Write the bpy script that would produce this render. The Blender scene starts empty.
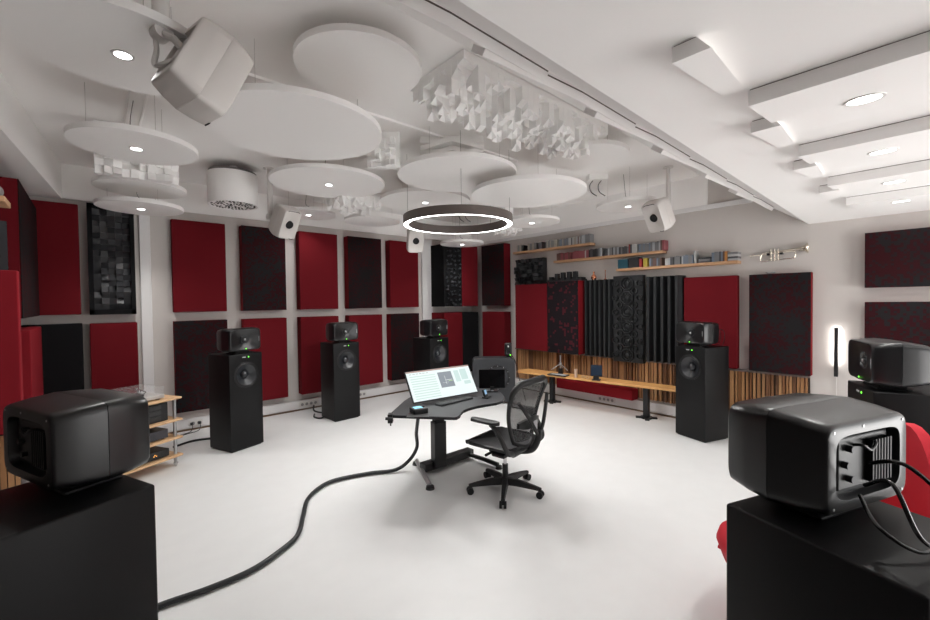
import bpy, bmesh, math, random
from mathutils import Vector, Matrix
PI = math.pi
SC = bpy.context.scene
COL = SC.collection
rnd = random.Random(7)

# ------------------------------------------------------------------ materials
MATS = {}
def mat(name, col, rough=0.6, metal=0.0, emit=None, estr=0.0, spec=0.5, alpha=1.0, trans=0.0, bump=None, vary=0.0, coat=0.0):
    if name in MATS: return MATS[name]
    m = bpy.data.materials.new(name); m.use_nodes = True
    nt = m.node_tree; b = nt.nodes['Principled BSDF']
    b.inputs['Base Color'].default_value = (*col, 1)
    b.inputs['Roughness'].default_value = rough
    b.inputs['Metallic'].default_value = metal
    b.inputs['Specular IOR Level'].default_value = spec
    b.inputs['Alpha'].default_value = alpha
    b.inputs['Transmission Weight'].default_value = trans
    b.inputs['Coat Weight'].default_value = coat
    if emit:
        b.inputs['Emission Color'].default_value = (*emit, 1)
        b.inputs['Emission Strength'].default_value = estr
    if bump or vary:
        tc = nt.nodes.new('ShaderNodeTexCoord')
        nz = nt.nodes.new('ShaderNodeTexNoise'); nz.inputs['Scale'].default_value = bump[0] if bump else 6
        nz.inputs['Detail'].default_value = 4
        nt.links.new(tc.outputs['Object'], nz.inputs['Vector'])
        if bump:
            bp = nt.nodes.new('ShaderNodeBump'); bp.inputs['Strength'].default_value = bump[1]; bp.inputs['Distance'].default_value = 0.004
            nt.links.new(nz.outputs['Fac'], bp.inputs['Height']); nt.links.new(bp.outputs['Normal'], b.inputs['Normal'])
        if vary:
            rmp = nt.nodes.new('ShaderNodeValToRGB')
            rmp.color_ramp.elements[0].position = .3; rmp.color_ramp.elements[1].position = .7
            rmp.color_ramp.elements[0].color = (*[c*(1-vary) for c in col], 1)
            rmp.color_ramp.elements[1].color = (*[min(1, c*(1+vary)) for c in col], 1)
            nt.links.new(nz.outputs['Fac'], rmp.inputs['Fac']); nt.links.new(rmp.outputs['Color'], b.inputs['Base Color'])
    MATS[name] = m; return m

def pixel_mat(name, ca, cb, cell=0.02, thr=0.5, big=2.5):
    """dark felt with a random printed pixel pattern"""
    m = bpy.data.materials.new(name); m.use_nodes = True
    nt = m.node_tree; b = nt.nodes['Principled BSDF']; b.inputs['Roughness'].default_value = .85
    b.inputs['Specular IOR Level'].default_value = .15
    tc = nt.nodes.new('ShaderNodeTexCoord')
    sn = nt.nodes.new('ShaderNodeVectorMath'); sn.operation = 'SNAP'; sn.inputs[1].default_value = (cell,)*3
    ad = nt.nodes.new('ShaderNodeVectorMath'); ad.operation = 'ADD'; ad.inputs[1].default_value = (.0031, .0043, .0037)
    wn = nt.nodes.new('ShaderNodeTexWhiteNoise'); wn.noise_dimensions = '3D'
    nz = nt.nodes.new('ShaderNodeTexNoise'); nz.inputs['Scale'].default_value = big; nz.inputs['Detail'].default_value = 1
    mx = nt.nodes.new('ShaderNodeMath'); mx.operation = 'MULTIPLY_ADD'; mx.inputs[1].default_value = .5
    gt = nt.nodes.new('ShaderNodeMath'); gt.operation = 'GREATER_THAN'; gt.inputs[1].default_value = thr
    mc = nt.nodes.new('ShaderNodeMix'); mc.data_type = 'RGBA'
    mc.inputs['A'].default_value = (*ca, 1); mc.inputs['B'].default_value = (*cb, 1)
    L = nt.links.new
    L(tc.outputs['Object'], ad.inputs[0]); L(ad.outputs[0], sn.inputs[0]); L(sn.outputs[0], wn.inputs['Vector']); L(sn.outputs[0], nz.inputs['Vector'])
    L(wn.outputs['Value'], mx.inputs[0]); L(nz.outputs['Fac'], mx.inputs[2]); L(mx.outputs[0], gt.inputs[0])
    L(gt.outputs[0], mc.inputs['Factor']); L(mc.outputs['Result'], b.inputs['Base Color'])
    MATS[name] = m; return m

def wood_mat(name, c1, c2, scale=(2, 2, 2), rough=.45):
    m = bpy.data.materials.new(name); m.use_nodes = True
    nt = m.node_tree; b = nt.nodes['Principled BSDF']; b.inputs['Roughness'].default_value = rough
    tc = nt.nodes.new('ShaderNodeTexCoord'); mp = nt.nodes.new('ShaderNodeMapping'); mp.inputs['Scale'].default_value = scale
    nz = nt.nodes.new('ShaderNodeTexNoise'); nz.inputs['Scale'].default_value = 4; nz.inputs['Detail'].default_value = 6; nz.inputs['Distortion'].default_value = .6
    rp = nt.nodes.new('ShaderNodeValToRGB'); rp.color_ramp.elements[0].position = .32; rp.color_ramp.elements[1].position = .68
    rp.color_ramp.elements[0].color = (*c1, 1); rp.color_ramp.elements[1].color = (*c2, 1)
    L = nt.links.new
    L(tc.outputs['Object'], mp.inputs['Vector']); L(mp.outputs[0], nz.inputs['Vector']); L(nz.outputs['Fac'], rp.inputs['Fac']); L(rp.outputs['Color'], b.inputs['Base Color'])
    MATS[name] = m; return m

M_WALL = mat('wall paint', (.60, .565, .54), .85, spec=.2, bump=(60, .05))
M_TRIMW = mat('white trim paint', (.80, .79, .79), .6, spec=.3)
M_CEIL = mat('ceiling paint', (.94, .928, .915), .9, spec=.1)
M_FLOOR = mat('floor vinyl', (.78, .785, .785), .32, spec=.35, vary=.015)
M_CLOUD = mat('white acoustic felt', (.94, .928, .915), .9, spec=.1, bump=(300, .05))
M_EPS = mat('white moulded foam', (.95, .945, .935), .7, spec=.2)
M_RED = mat('red fabric', (.135, .0075, .012), .9, spec=.12, bump=(400, .12), vary=.06)
M_REDL = mat('lightened red fabric', (.25, .012, .020), .85, spec=.15, bump=(400, .12))  # red raised to carry the stronger light on the left-edge panel
M_DRED = mat('deep red fabric', (.17, .007, .011), .9, spec=.15)
M_PIX = pixel_mat('dark felt with red pixels', (.0135, .0135, .015), (.030, .003, .005), .022, .74)
M_PIXF = pixel_mat('dark felt with fine red pixels', (.011, .010, .011), (.030, .004, .006), .016, .78)
M_PIXR = pixel_mat('dark perforated face over red', (.011, .008, .010), (.062, .010, .015), .032, .95, 9)
M_BLKF = mat('black fabric', (.008, .008, .009), .9, spec=.15)
M_FOAM = mat('black foam', (.014, .015, .017), .55, spec=.4)
M_TOWER = mat('matte black lacquer', (.005, .005, .0055), .45, spec=.25, bump=(600, .03))
M_BODY = mat('satin black cast metal', (.0055, .006, .007), .30, spec=.6, bump=(900, .04))
M_BLK = mat('black plastic', (.009, .009, .010), .4, spec=.5)
M_RUB = mat('black rubber', (.006, .006, .007), .5, spec=.4)
M_CONE = mat('black speaker cone', (.018, .020, .024), .33, spec=.6)
M_WHITEP = mat('white plastic', (.74, .72, .70), .45, spec=.4)
M_WHITES = mat('white lacquered speaker housing', (.66, .63, .605), .4, spec=.4)
M_GREEN = mat('green indicator light', (.05, .5, .02), .4, emit=(.16, 1, .05), estr=2.5)
M_LOGO = mat('light grey lettering', (.45, .46, .48), .4)
M_STEEL = mat('polished steel', (.62, .62, .63), .22, metal=1)
M_STEELB = mat('brushed aluminium', (.5, .5, .51), .38, metal=.9)
M_WIRE = mat('grey suspension wire', (.18, .17, .165), .5)
M_WIREW = mat('pale suspension wire', (.42, .40, .38), .5)
M_BENCH = wood_mat('oiled oak', (.68, .34, .11), (.82, .46, .17), (8, 1, 8))
M_SHELF = wood_mat('brown oak', (.42, .23, .12), (.56, .33, .18), (10, 1.2, 10))
M_BEECH = wood_mat('pale beech', (.62, .38, .20), (.72, .48, .27), (2, 8, 8))
M_SLATS = [wood_mat('slat timber %d' % i, c, tuple(min(1, v*1.35) for v in c), (9, 9, 1.2)) for i, c in enumerate(
    [(.30, .145, .06), (.20, .085, .032), (.38, .20, .09), (.13, .055, .022)])]
M_LAMP = mat('glowing diffuser', (1, 1, 1), .5, emit=(1, .985, .96), estr=14)
M_RINGL = mat('glowing ring strip', (1, 1, 1), .5, emit=(1, .985, .97), estr=7)
M_BARL = mat('glowing bar strip', (1, 1, 1), .5, emit=(1, .96, .90), estr=6)
M_RINGB = mat('brown anodised ring', (.115, .092, .084), .45, spec=.4)
M_COPPER = mat('copper', (.72, .30, .17), .25, metal=1)
M_SILVER = mat('silver plated brass', (.78, .72, .62), .22, metal=1)
M_CABLE = mat('black braided cable', (.012, .014, .016), .45, spec=.5)

# ------------------------------------------------------------------ mesh builder
class B:
    def __init__(s): s.bm = bmesh.new()
    def _new(s, geom_verts, mx):
        bmesh.ops.transform(s.bm, matrix=mx, verts=geom_verts)
    def box(s, x0, x1, y0, y1, z0, z1, bev=0, mx=None, seg=2):
        r = bmesh.ops.create_cube(s.bm, size=1)
        vs = r['verts']
        bmesh.ops.scale(s.bm, vec=(x1-x0, y1-y0, z1-z0), verts=vs)
        bmesh.ops.translate(s.bm, vec=((x0+x1)/2, (y0+y1)/2, (z0+z1)/2), verts=vs)
        if bev:
            es = list({e for v in vs for e in v.link_edges})
            r2 = bmesh.ops.bevel(s.bm, geom=es, offset=bev, segments=seg, profile=.5, affect='EDGES')
            vs = list({v for f in r2['faces'] for v in f.verts} | {v for v in vs if v.is_valid})
        if mx is not None: bmesh.ops.transform(s.bm, matrix=mx, verts=vs)
        return s
    def ring(s, pts): return [s.bm.verts.new(p) for p in pts]
    def bridge(s, a, b, closed=True):
        n = len(a)
        for i in range(n if closed else n-1):
            j = (i+1) % n
            try: s.bm.faces.new((a[i], a[j], b[j], b[i]))
            except ValueError: pass
    def loft(s, rings, cap0=True, cap1=True, closed=True):
        rs = [s.ring(r) for r in rings]
        for a, b in zip(rs, rs[1:]): s.bridge(a, b, closed)
        if cap0: s.bm.faces.new(list(reversed(rs[0])))
        if cap1: s.bm.faces.new(rs[-1])
        return s
    def lathe(s, prof, mx=None, seg=40, cap0=False, cap1=False):
        """prof: (r, z) pairs round the z axis"""
        rings = []
        for r, z in prof:
            r = max(r, 1e-5)
            ps = [Vector((r*math.cos(2*PI*i/seg), r*math.sin(2*PI*i/seg), z)) for i in range(seg)]
            if mx is not None: ps = [mx @ p for p in ps]
            rings.append(ps)
        return s.loft(rings, cap0, cap1)
    def cyl(s, p0, p1, r0, r1=None, seg=16):
        p0, p1 = Vector(p0), Vector(p1); r1 = r0 if r1 is None else r1
        d = p1-p0; q = d.to_track_quat('Z', 'Y').to_matrix().to_4x4(); mx = Matrix.Translation(p0) @ q
        return s.lathe([(r0, 0), (r1, d.length)], mx, seg, True, True)
    def tube(s, pts, r, seg=10, rad=None, flat=1.0):
        pts = [Vector(p) for p in pts]; rings = []; up = None
        for i, p in enumerate(pts):
            t = (pts[min(i+1, len(pts)-1)]-pts[max(i-1, 0)]).normalized()
            if up is None:
                up = t.orthogonal().normalized()
            up = (up - t*up.dot(t)).normalized(); si = t.cross(up)
            rr = rad[i] if rad else r
            rings.append([p + up*rr*math.cos(2*PI*k/seg) + si*rr*flat*math.sin(2*PI*k/seg) for k in range(seg)])
        return s.loft(rings)
    def prism(s, poly, z0, z1, mx=None):
        a = [Vector((x, y, z0)) for x, y in poly]; b = [Vector((x, y, z1)) for x, y in poly]
        if mx is not None: a = [mx @ p for p in a]; b = [mx @ p for p in b]
        return s.loft([a, b])
    def disc(s, c, r, z, seg=32):
        return s.lathe([(r, z)], Matrix.Translation(c), seg, False, True)
    def build(s, name, m, parent=None, smooth=False, bevel=0, sub=0, angle=40):
        bmesh.ops.recalc_face_normals(s.bm, faces=s.bm.faces)
        me = bpy.data.meshes.new(name); s.bm.to_mesh(me); s.bm.free()
        me.materials.append(m)
        o = bpy.data.objects.new(name, me); COL.objects.link(o)
        if parent is not None: o.parent = parent
        if smooth:
            for p in me.polygons: p.use_smooth = True
            me.set_sharp_from_angle(angle=math.radians(angle))
        if bevel:
            md = o.modifiers.new('bevel', 'BEVEL'); md.width = bevel; md.segments = 2; md.limit_method = 'ANGLE'
        if sub:
            md = o.modifiers.new('subdivision', 'SUBSURF'); md.levels = sub; md.render_levels = sub
        return o

def smoothpath(pts, n=8):
    P = [Vector(p) for p in pts]; out = []
    for i in range(len(P)-1):
        p0, p1, p2, p3 = P[max(i-1, 0)], P[i], P[i+1], P[min(i+2, len(P)-1)]
        for k in range(n):
            t = k/n
            out.append(.5*((2*p1)+(p2-p0)*t+(2*p0-5*p1+4*p2-p3)*t*t+(3*p1-p0-3*p2+p3)*t**3))
    out.append(P[-1]); return out

def tag(o, label, cat, group=None, kind=None):
    if label: o['label'] = label
    if cat: o['category'] = cat
    if group: o['group'] = group
    if kind: o['kind'] = kind
    return o
def thing(name, label, cat, loc=(0, 0, 0), rz=0, group=None, mx=None):
    o = bpy.data.objects.new(name, None); COL.objects.link(o); o.empty_display_size = .05
    if mx is not None: o.matrix_world = mx
    else: o.location = loc; o.rotation_euler = (0, 0, rz)
    return tag(o, label, cat, group)
def copy_tree(o, parent=None):
    c = o.copy(); COL.objects.link(c)
    if parent is not None:
        c.parent = parent
    for ch in list(o.children): copy_tree(ch, c)
    return c
def clone(o, label, loc=None, rz=None, group=None, mx=None):
    c = copy_tree(o)
    if mx is not None: c.matrix_world = mx
    else: c.location = loc; c.rotation_euler = (0, 0, rz or 0)
    c['label'] = label
    if group: c['group'] = group
    return c
def struct(o): o['kind'] = 'structure'; return o

# ------------------------------------------------------------------ room
XW, XE, YN, YS = -1.05, 6.09, 6.63, -3.0
ZL, ZH, ZB = 2.5, 3.3, 2.9            # low ceiling, raised ceiling, west beam underside
struct(B().box(XW-.1, XE+.1, YS-.1, YN+.1, -.1, 0).build('floor', M_FLOOR))
struct(B().box(XW-.1, XE+.1, YN, YN+.12, 0, 3.4).build('wall_north', M_WALL))
struct(B().box(XE, XE+.12, YS, YN, 0, 3.4).build('wall_east', M_WALL))
struct(B().box(XW, 2.2, YS-.12, YS, 0, 3.4).build('wall_south', M_WALL))  # stops short so the added world light can enter
struct(B().box(XW-.12, XW, YS-.1, YN, 0, 3.4).build('wall_west', mat('dark bounce-cutting wall', (.09, .075, .07), .9, spec=.1)))  # made dark to cut the light bounced from this mostly unseen wall
# ceiling: low soffit in the south, sloping face, raised field
b = B()
def yedge(x): return .866+.0155*x
prof = [(YS, ZL, 0), (0, ZL, 1), (1.11, ZH, 1), (YN, ZH, 0), (YN, ZH+.12, 0), (YS, ZH+.12, 0)]
b.loft([[Vector((x, y+k*yedge(x), z)) for y, z, k in prof] for x in (XW, XE)])
struct(b.build('ceiling', M_CEIL))
b = B()
b.loft([[Vector((x, y, z)) for x, z in ((XW, ZB), (xf, ZB), (xf, ZH+.01), (XW, ZH+.01))] for y, xf in ((1.5, -.70), (YN, -.25))])
struct(b.build('trim_1', M_CEIL))                       # boxed-in beam along the west wall
struct(B().box(XE-.035, XE, 1.5, YN, 2.845, 2.905, .004).build('trim_2', M_TRIMW))
struct(B().box(-.25, XE, YN-.03, YN, 2.905, 3.3).build('trim_3', M_CEIL))
struct(B().box(XE-.03, XE, 2.0, YN-.03, 2.905, 3.3).build('trim_7', M_CEIL))
for n, (x0, x1) in enumerate(((.435, .545), (4.76, 5.0))):
    struct(B().box(x0, x1, YN-.035, YN, .13, 2.9, .004).build('trim_%d' % (4+n), M_TRIMW))
struct(B().box(.2, 3.7, 3.215, 3.245, 3.28, 3.3).build('trim_6', M_CEIL))
# baseboards with cable trunking
b = B(); b.box(XW, XE-.05, YN-.05, YN, .025, .155, .006); b.box(XW, XE-.05, YN-.035, YN, 0, .027)
struct(b.build('baseboard_north', M_TRIMW))
b = B(); b.box(XE-.05, XE, .9, YN-.05, .025, .165, .006); b.box(XE-.035, XE, .9, YN-.05, 0, .027)
struct(b.build('baseboard_east', M_TRIMW))
M_BRN = mat('brown joint strip', (.16, .10, .06), .6)
struct(B().box(XW, XE-.055, YN-.056, YN-.05, 0, .022).build('trim_8', M_BRN))
struct(B().box(XE-.056, XE-.05, .9, YN-.055, 0, .022).build('trim_9', M_BRN))

# ------------------------------------------------------------------ wall panels
def fabric_panel(name, label, x0, x1, y0, y1, z0, z1, front, side, face, group=None, fmat=None):
    """face: 'S' (on north wall) or 'W' (on east wall), 'E' on the west side"""
    y1 = min(y1, YN-.01); x1 = min(x1, XE-.01)
    t = thing(name, label, 'acoustic panel', ((x0+x1)/2, (y0+y1)/2, z0), 0, group)
    hx, hy, h = (x1-x0)/2, (y1-y0)/2, z1-z0
    if front is side:
        o = B().box(-hx, hx, -hy, hy, 0, h, .008).build('fabric_cover', side, t)
        return t
    e = .006
    if face == 'S':
        B().box(-hx, hx, -hy+e, hy, 0, h, .006).build('fabric_side', side, t)
        B().box(-hx+.001, hx-.001, -hy, -hy+e, .001, h-.001).build('front_face', front, t)
    elif face == 'W':
        B().box(-hx+e, hx, -hy, hy, 0, h, .006).build('fabric_side', side, t)
        B().box(-hx, -hx+e, -hy+.001, hy-.001, .001, h-.001).build('front_face', front, t)
    else:
        B().box(-hx, hx-e, -hy, hy, 0, h, .006).build('fabric_side', side, t)
        B().box(hx-e, hx, -hy+.001, hy-.001, .001, h-.001).build('front_face', front, t)
    return t

ZU0, ZU1, ZD0, ZD1 = 1.578, 2.785, .262, 1.462
cols = [(.76, 1.375, .09), (1.565, 2.16, .14), (2.36, 2.98, .15), (3.16, 3.79, .15), (3.96, 4.58, .15)]
upper = ['r', 'p', 'r', 'f', 'r']; lower = ['p', 'r', 'r', 'r', 'f']
pos = ['first column right of the pilaster', 'second column from the left', 'middle column', 'fourth column from the left', 'last column before the corner pilaster']
for i, ((x0, x1, d), u, l) in enumerate(zip(cols, upper, lower)):
    for k, z0, z1, row in ((u, ZU0, ZU1, 'upper'), (l, ZD0, ZD1, 'lower')):
        fm = {'r': M_RED, 'p': M_PIX, 'f': M_PIXF}[k]
        txt = 'plain red' if k == 'r' else 'black and red pixel-patterned'
        fabric_panel('acoustic_panel', '%s %s panel on back-left wall, %s' % (row, txt, pos[i]),
                     x0, x1, YN-.01-d, YN, z0, z1, fm, M_RED if k == 'r' else M_DRED, 'S', 'fabric panels on the back-left wall')
# far left of the north wall
fabric_panel('acoustic_panel', 'upper plain red panel left of the black block diffuser', -.60, -.118, YN-.13, YN, ZU0, ZU1+.05, M_RED, M_RED, 'S')
fabric_panel('acoustic_panel', 'lower plain black panel at the far left under a red one', -.60, -.112, YN-.14, YN, .26, 1.475, M_BLKF, M_BLKF, 'S')
fabric_panel('acoustic_panel', 'lower red panel directly under the framed black block diffuser', -.05, .385, YN-.17, YN, .26, 1.468, M_RED, M_RED, 'S')
# left corner blocks
fabric_panel('acoustic_panel', 'deep upper pixel-patterned block in the left corner with red side', XW, -.45, 5.05, 6.47, 1.575, 2.735, M_PIXF, M_RED, 'E')
fabric_panel('acoustic_panel', 'deep lower red block in the left corner behind the tall red one', XW, -.44, 5.4, 6.46, .26, 1.46, M_REDL, M_REDL, 'E')
fabric_panel('acoustic_panel', 'tall brightly lit red panel at the left edge of the photo', XW, -.395, 4.22, 4.32, .80, 1.925, M_REDL, M_REDL, 'S')
# corner panels
fabric_panel('acoustic_panel', 'lower red panel behind the third floor speaker near the corner', 4.97, 5.42, 6.19, YN, .26, 1.46, M_RED, M_RED, 'S')
fabric_panel('acoustic_panel', 'lower black panel in the room corner under a red one', 5.427, 5.86, 6.19, YN, .26, 1.455, M_BLKF, M_BLKF, 'S')
fabric_panel('acoustic_panel', 'upper narrow red panel in the room corner beside spiky diffuser', 5.427, 5.855, 6.19, YN, ZU0, ZU1, M_RED, M_RED, 'S')
fabric_panel('acoustic_panel', 'upper dark panel with a red side, right of the corner', XE-.2, XE, 5.50, 6.115, ZU0+.005, ZU1, M_PIXF, M_RED, 'W')
fabric_panel('acoustic_panel', 'lower red panel above the grey subwoofer, right of the corner', XE-.2, XE, 5.50, 6.115, ZD0, ZD1, M_RED, M_RED, 'W')
# east wall
fabric_panel('acoustic_panel', 'large red panel left of the rightmost floor speaker group, under long shelf', XE-.12, XE, 1.636, 2.26, .785, 1.955, M_RED, M_RED, 'W')
fabric_panel('acoustic_panel', 'black and red pixel-patterned panel below the trumpet', XE-.12, XE, .918, 1.507, .785, 1.952, M_PIX, M_DRED, 'W')
fabric_panel('acoustic_panel', 'upper of two wide dark panels at the right edge', XE-.12, XE, -.72, .487, 1.76, 2.325, M_PIX, M_DRED, 'W')
fabric_panel('acoustic_panel', 'lower of two wide dark panels at the right edge', XE-.12, XE, -.72, .485, 1.02, 1.613, M_PIX, M_DRED, 'W')
fabric_panel('acoustic_panel', 'red panel at the left end of the shelf wall', XE-.33, XE, 4.39, 5.105, .80, 1.962, M_RED, M_RED, 'W')
fabric_panel('acoustic_panel', 'dark panel with pinkish cut-out pattern beside red panel', XE-.33, XE, 3.776, 4.384, .795, 1.985, M_PIXR, M_DRED, 'W')

def frand(lo, hi): return lo+(hi-lo)*rnd.random()
def skyline(bm_, nx, ny, cw, ch, d0, d1, slope=True, fill=1.0, taper=.0):
    """blocks on the XZ plane growing along -Y, slanted ends"""
    for i in range(nx):
        for j in range(ny):
            if rnd.random() > fill: continue
            x0, z0 = i*cw, j*ch; x1, z1 = x0+cw*.985, z0+ch*.985
            d = frand(d0, d1); k = rnd.randrange(4); s = frand(.4, 1)*cw*.9 if slope else 0
            dd = [d]*4
            if k == 0: dd[0] -= s; dd[1] -= s
            elif k == 1: dd[2] -= s; dd[3] -= s
            elif k == 2: dd[0] -= s; dd[3] -= s
            else: dd[1] -= s; dd[2] -= s
            t = taper*cw
            base = [Vector((x0, 0, z0)), Vector((x1, 0, z0)), Vector((x1, 0, z1)), Vector((x0, 0, z1))]
            cs = [(x0+t, z0+t), (x1-t, z0+t), (x1-t, z1-t), (x0+t, z1-t)]
            top = [Vector((c[0], -max(.004, q), c[1])) for c, q in zip(cs, dd)]
            bm_.loft([base, top])
    return bm_
# framed black block diffuser on the north wall
t = thing('block_diffuser', 'tall framed black diffuser of slanted blocks on left wall', 'sound diffuser', (-.046, YN-.02, 1.57))
f = B(); f.box(0, .425, -.07, 0, 0, 1.29); f.box(0, .045, -.15, 0, 0, 1.29); f.box(.38, .425, -.15, 0, 0, 1.29); f.box(0, .425, -.15, 0, 0, .06); f.box(0, .425, -.15, 0, 1.24, 1.29)
f.build('frame', M_BLKF, t)
M_BLOCK = mat('satin black blocks', (.045, .046, .05), .35, spec=.5)
o = skyline(B(), 5, 17, .067, .0694, .03, .085).build('blocks', M_BLOCK, t); o.location = (.045, -.07, .06)
# spiky diffuser in the corner
t = thing('spike_diffuser', 'upper black diffuser with spiky centre strip near room corner', 'sound diffuser', (4.97, YN-.01, ZU0))
B().box(0, .45, -.43, 0, 0, 1.20, .006).build('box', M_BLKF, t)
b = B()
for j in range(14):
    for i in range(4):
        cx = .08+.098*i+frand(-.025, .025); cz = .06+.084*j+frand(-.02, .02); r = frand(.02, .04)
        a0 = rnd.random()*6
        b.loft([[Vector((cx+r*math.cos(a0+q*2*PI/3), -.43, cz+r*math.sin(a0+q*2*PI/3))) for q in range(3)],
                [Vector((cx+r*.75*math.cos(a0+q*2*PI/3), -.43-frand(.02, .05), cz+r*.75*math.sin(a0+q*2*PI/3))) for q in range(3)]])
b.build('spikes', mat('glossy black spikes', (.05, .052, .058), .2, spec=.7), t)
# black block diffuser above the red east panel
def east_frame(name, label, y_left, z0, x, cat='sound diffuser'):
    """local +X runs along -Y world (left to right in view), -Y local faces west"""
    return thing(name, label, cat, mx=Matrix.Translation((x, y_left, z0)) @ Matrix.Rotation(-PI/2, 4, 'Z'))
t = east_frame('block_diffuser', 'small square black block diffuser sitting on the red panel', 5.24, 1.966, XE-.12)
B().box(0, .63, -.02, .09, 0, .47).build('back_plate', M_FOAM, t)
o = skyline(B(), 9, 7, .07, .067, .02, .11, taper=.06).build('blocks', M_FOAM, t); o.location = (0, -.02, 0)
t = east_frame('block_diffuser', 'castellated black foam top resting on the patterned dark panel', 4.40, 1.987, XE-.15)
B().box(0, .62, -.15, .09, 0, .03).build('back_plate', M_FOAM, t)
b = B()
for i in range(5):
    for k in range(3):
        h = [.05, .10, .115, .12, .12][i] if k == 0 else frand(.015, .04)
        b.box(.03+i*.118, .03+i*.118+(.06 if k == 0 else .1), -.14+k*.075, -.14+k*.075+.068, .02, .03+h)
b.build('blocks', M_FOAM, t)
# vertical ribbed foam
def ribbed(label, y0, y1, z0, z1, x, n):
    t = east_frame('ribbed_foam_absorber', label, y1, z0, x, 'foam absorber')
    w = y1-y0; h = z1-z0; pts = [(0, .1)]
    for i in range(n):
        a = w*i/n; c = w/n
        pts += [(a+.001, 0), (a+c*.28, -.09), (a+c*.62, -.09), (a+c*.9, 0)]
    pts += [(w, .1)]
    B().prism(pts, 0, h).build('foam', M_FOAM, t)
    return t
ribbed('black ribbed foam absorber left of the octagon-patterned panel', 3.266, 3.755, .785, 1.985, XE-.12, 6)
ribbed('black ribbed foam absorber right of the octagon-patterned panel', 2.27, 2.755, .785, 1.99, XE-.12, 5)
# octagon panel
t = east_frame('octagon_diffuser', 'tall black diffuser panel with carved octagon rings', 3.262, .735, XE-.14)
B().box(0, .46, -.03, .065, 0, 1.29, .005).build('back_plate', M_FOAM, t)
b = B()
def octring(cx, cz, ro, ri, d0, d1):
    mx = Matrix.Translation((cx, -.03, cz)) @ Matrix.Rotation(PI/2, 4, 'X')
    rot = Matrix.Rotation(PI/8, 4, 'Z')
    b.lathe([(ri, 0), (ri, d1), ((ri+ro)/2, d1+.006), (ro, d0), (ro, 0)], mx @ rot, 8)
for j in range(6):
    for i in (-1, 0, 1):
        cx = .23+i*.232; cz = .11+j*.213
        for ro, ri, dd in ((.104, .086, .040), (.068, .052, .028)):
            if abs(i) == 1:
                continue
            octring(cx, cz, ro, ri, dd, dd)
        if i == 0: b.lathe([(.04, 0), (.036, .02), (.02, .028), (.001, .03)], Matrix.Translation((cx, -.03, cz)) @ Matrix.Rotation(PI/2, 4, 'X'), 16, False, True)
    for sx in (-1, 1):
        for k in (0, .5):
            cz = .11+(j+k)*.213
            if cz > 1.24: continue
            cx = .23+sx*(.115 if k else .185)
            octring(cx, cz, .048, .034, .034, .034)
            if not k:
                b.box(cx-.02, cx+.02, -.05, -.03, cz-.02, cz+.02, .004)
b.build('relief_rings', M_FOAM, t)

# slatted timber on the shelf wall
t = east_frame('timber_slat_panel', 'low vertical timber slat strip along the shelf wall', 5.35, .2, XE-.01, 'slat panel')
B().box(0, 4.41, -.012, .01, 0, .555).build('backing', mat('dark slat backing', (.03, .018, .012), .8), t)
ss = [B() for _ in M_SLATS]; x = 0.0
while x < 4.38:
    w = rnd.choice((.018, .024, .03, .042)); k = rnd.choice((0, 0, 1, 2, 2, 3)); d = frand(.012, .04)
    ss[k].box(x, min(4.41, x+w), -.012-d, -.012, .0, .55)
    x += w + rnd.choice((.008, .012, .018))
def slat_mesh(ss, t):
    fin = None
    m = bpy.data.meshes.new('slat_field'); big = bmesh.new()
    for k, s in enumerate(ss):
        tmp = bpy.data.meshes.new('tmp'); s.bm.to_mesh(tmp); s.bm.free()
        n0 = len(big.faces); big.from_mesh(tmp); big.faces.ensure_lookup_table()
        for f_ in big.faces[n0:]: f_.material_index = k
        bpy.data.meshes.remove(tmp)
    big.to_mesh(m); big.free()
    for q in M_SLATS: m.materials.append(q)
    o = bpy.data.objects.new('slat_field', m); COL.objects.link(o); o.parent = t; return o
slat_mesh(ss, t)
B().box(0, 4.41, -.06, .0, .552, .574).build('top_rail', mat('dark grey rail', (.16, .13, .12), .6), t)
t = thing('timber_slat_panel', 'upright timber slats at the far left below the red panel', 'slat panel', (-1.0, 4.3, 0))
ss = [B() for _ in M_SLATS]; x = 0.0
while x < .56:
    w = rnd.choice((.02, .03)); k = rnd.choice((0, 2, 2)); ss[k].box(x, x+w, -.03, .0, .0, .78); x += w+.006
slat_mesh(ss, t)
B().box(0, .58, 0, .02, 0, .79).build('backing', MATS['dark slat backing'], t)

# socket strips
def sockets(label, loc, rz, n):
    t = thing('socket_strip', label, 'power socket', loc, rz, 'sockets in the wall trunking')
    B().box(-n*.035-.01, n*.035+.01, -.012, 0, -.035, .035, .004).build('plate', M_WHITEP, t)
    for i in range(n):
        B().lathe([(.001, .0), (.021, .0), (.023, .003)], Matrix.Translation(((i-(n-1)/2)*.07, -.0125, 0)) @ Matrix.Rotation(PI/2, 4, 'X'), 20, True).build('outlet', mat('grey socket wells', (.32, .31, .31), .6), t)
sockets('four-way white socket strip on trunking left of second floor speaker', (2.5, YN-.05, .09), 0, 4)
sockets('five-way socket strip on trunking right of second floor speaker', (3.32, YN-.05, .09), 0, 5)
sockets('double white socket plate behind the hi-fi rack', (.98, YN-.05, .09), 0, 2)
sockets('four-way socket strip under the timber bench', (XE-.05, 3.45, .09), -PI/2, 4)
sockets('white socket strip behind the black office chair', (XE-.05, 4.86, .09), -PI/2, 3)
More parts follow.
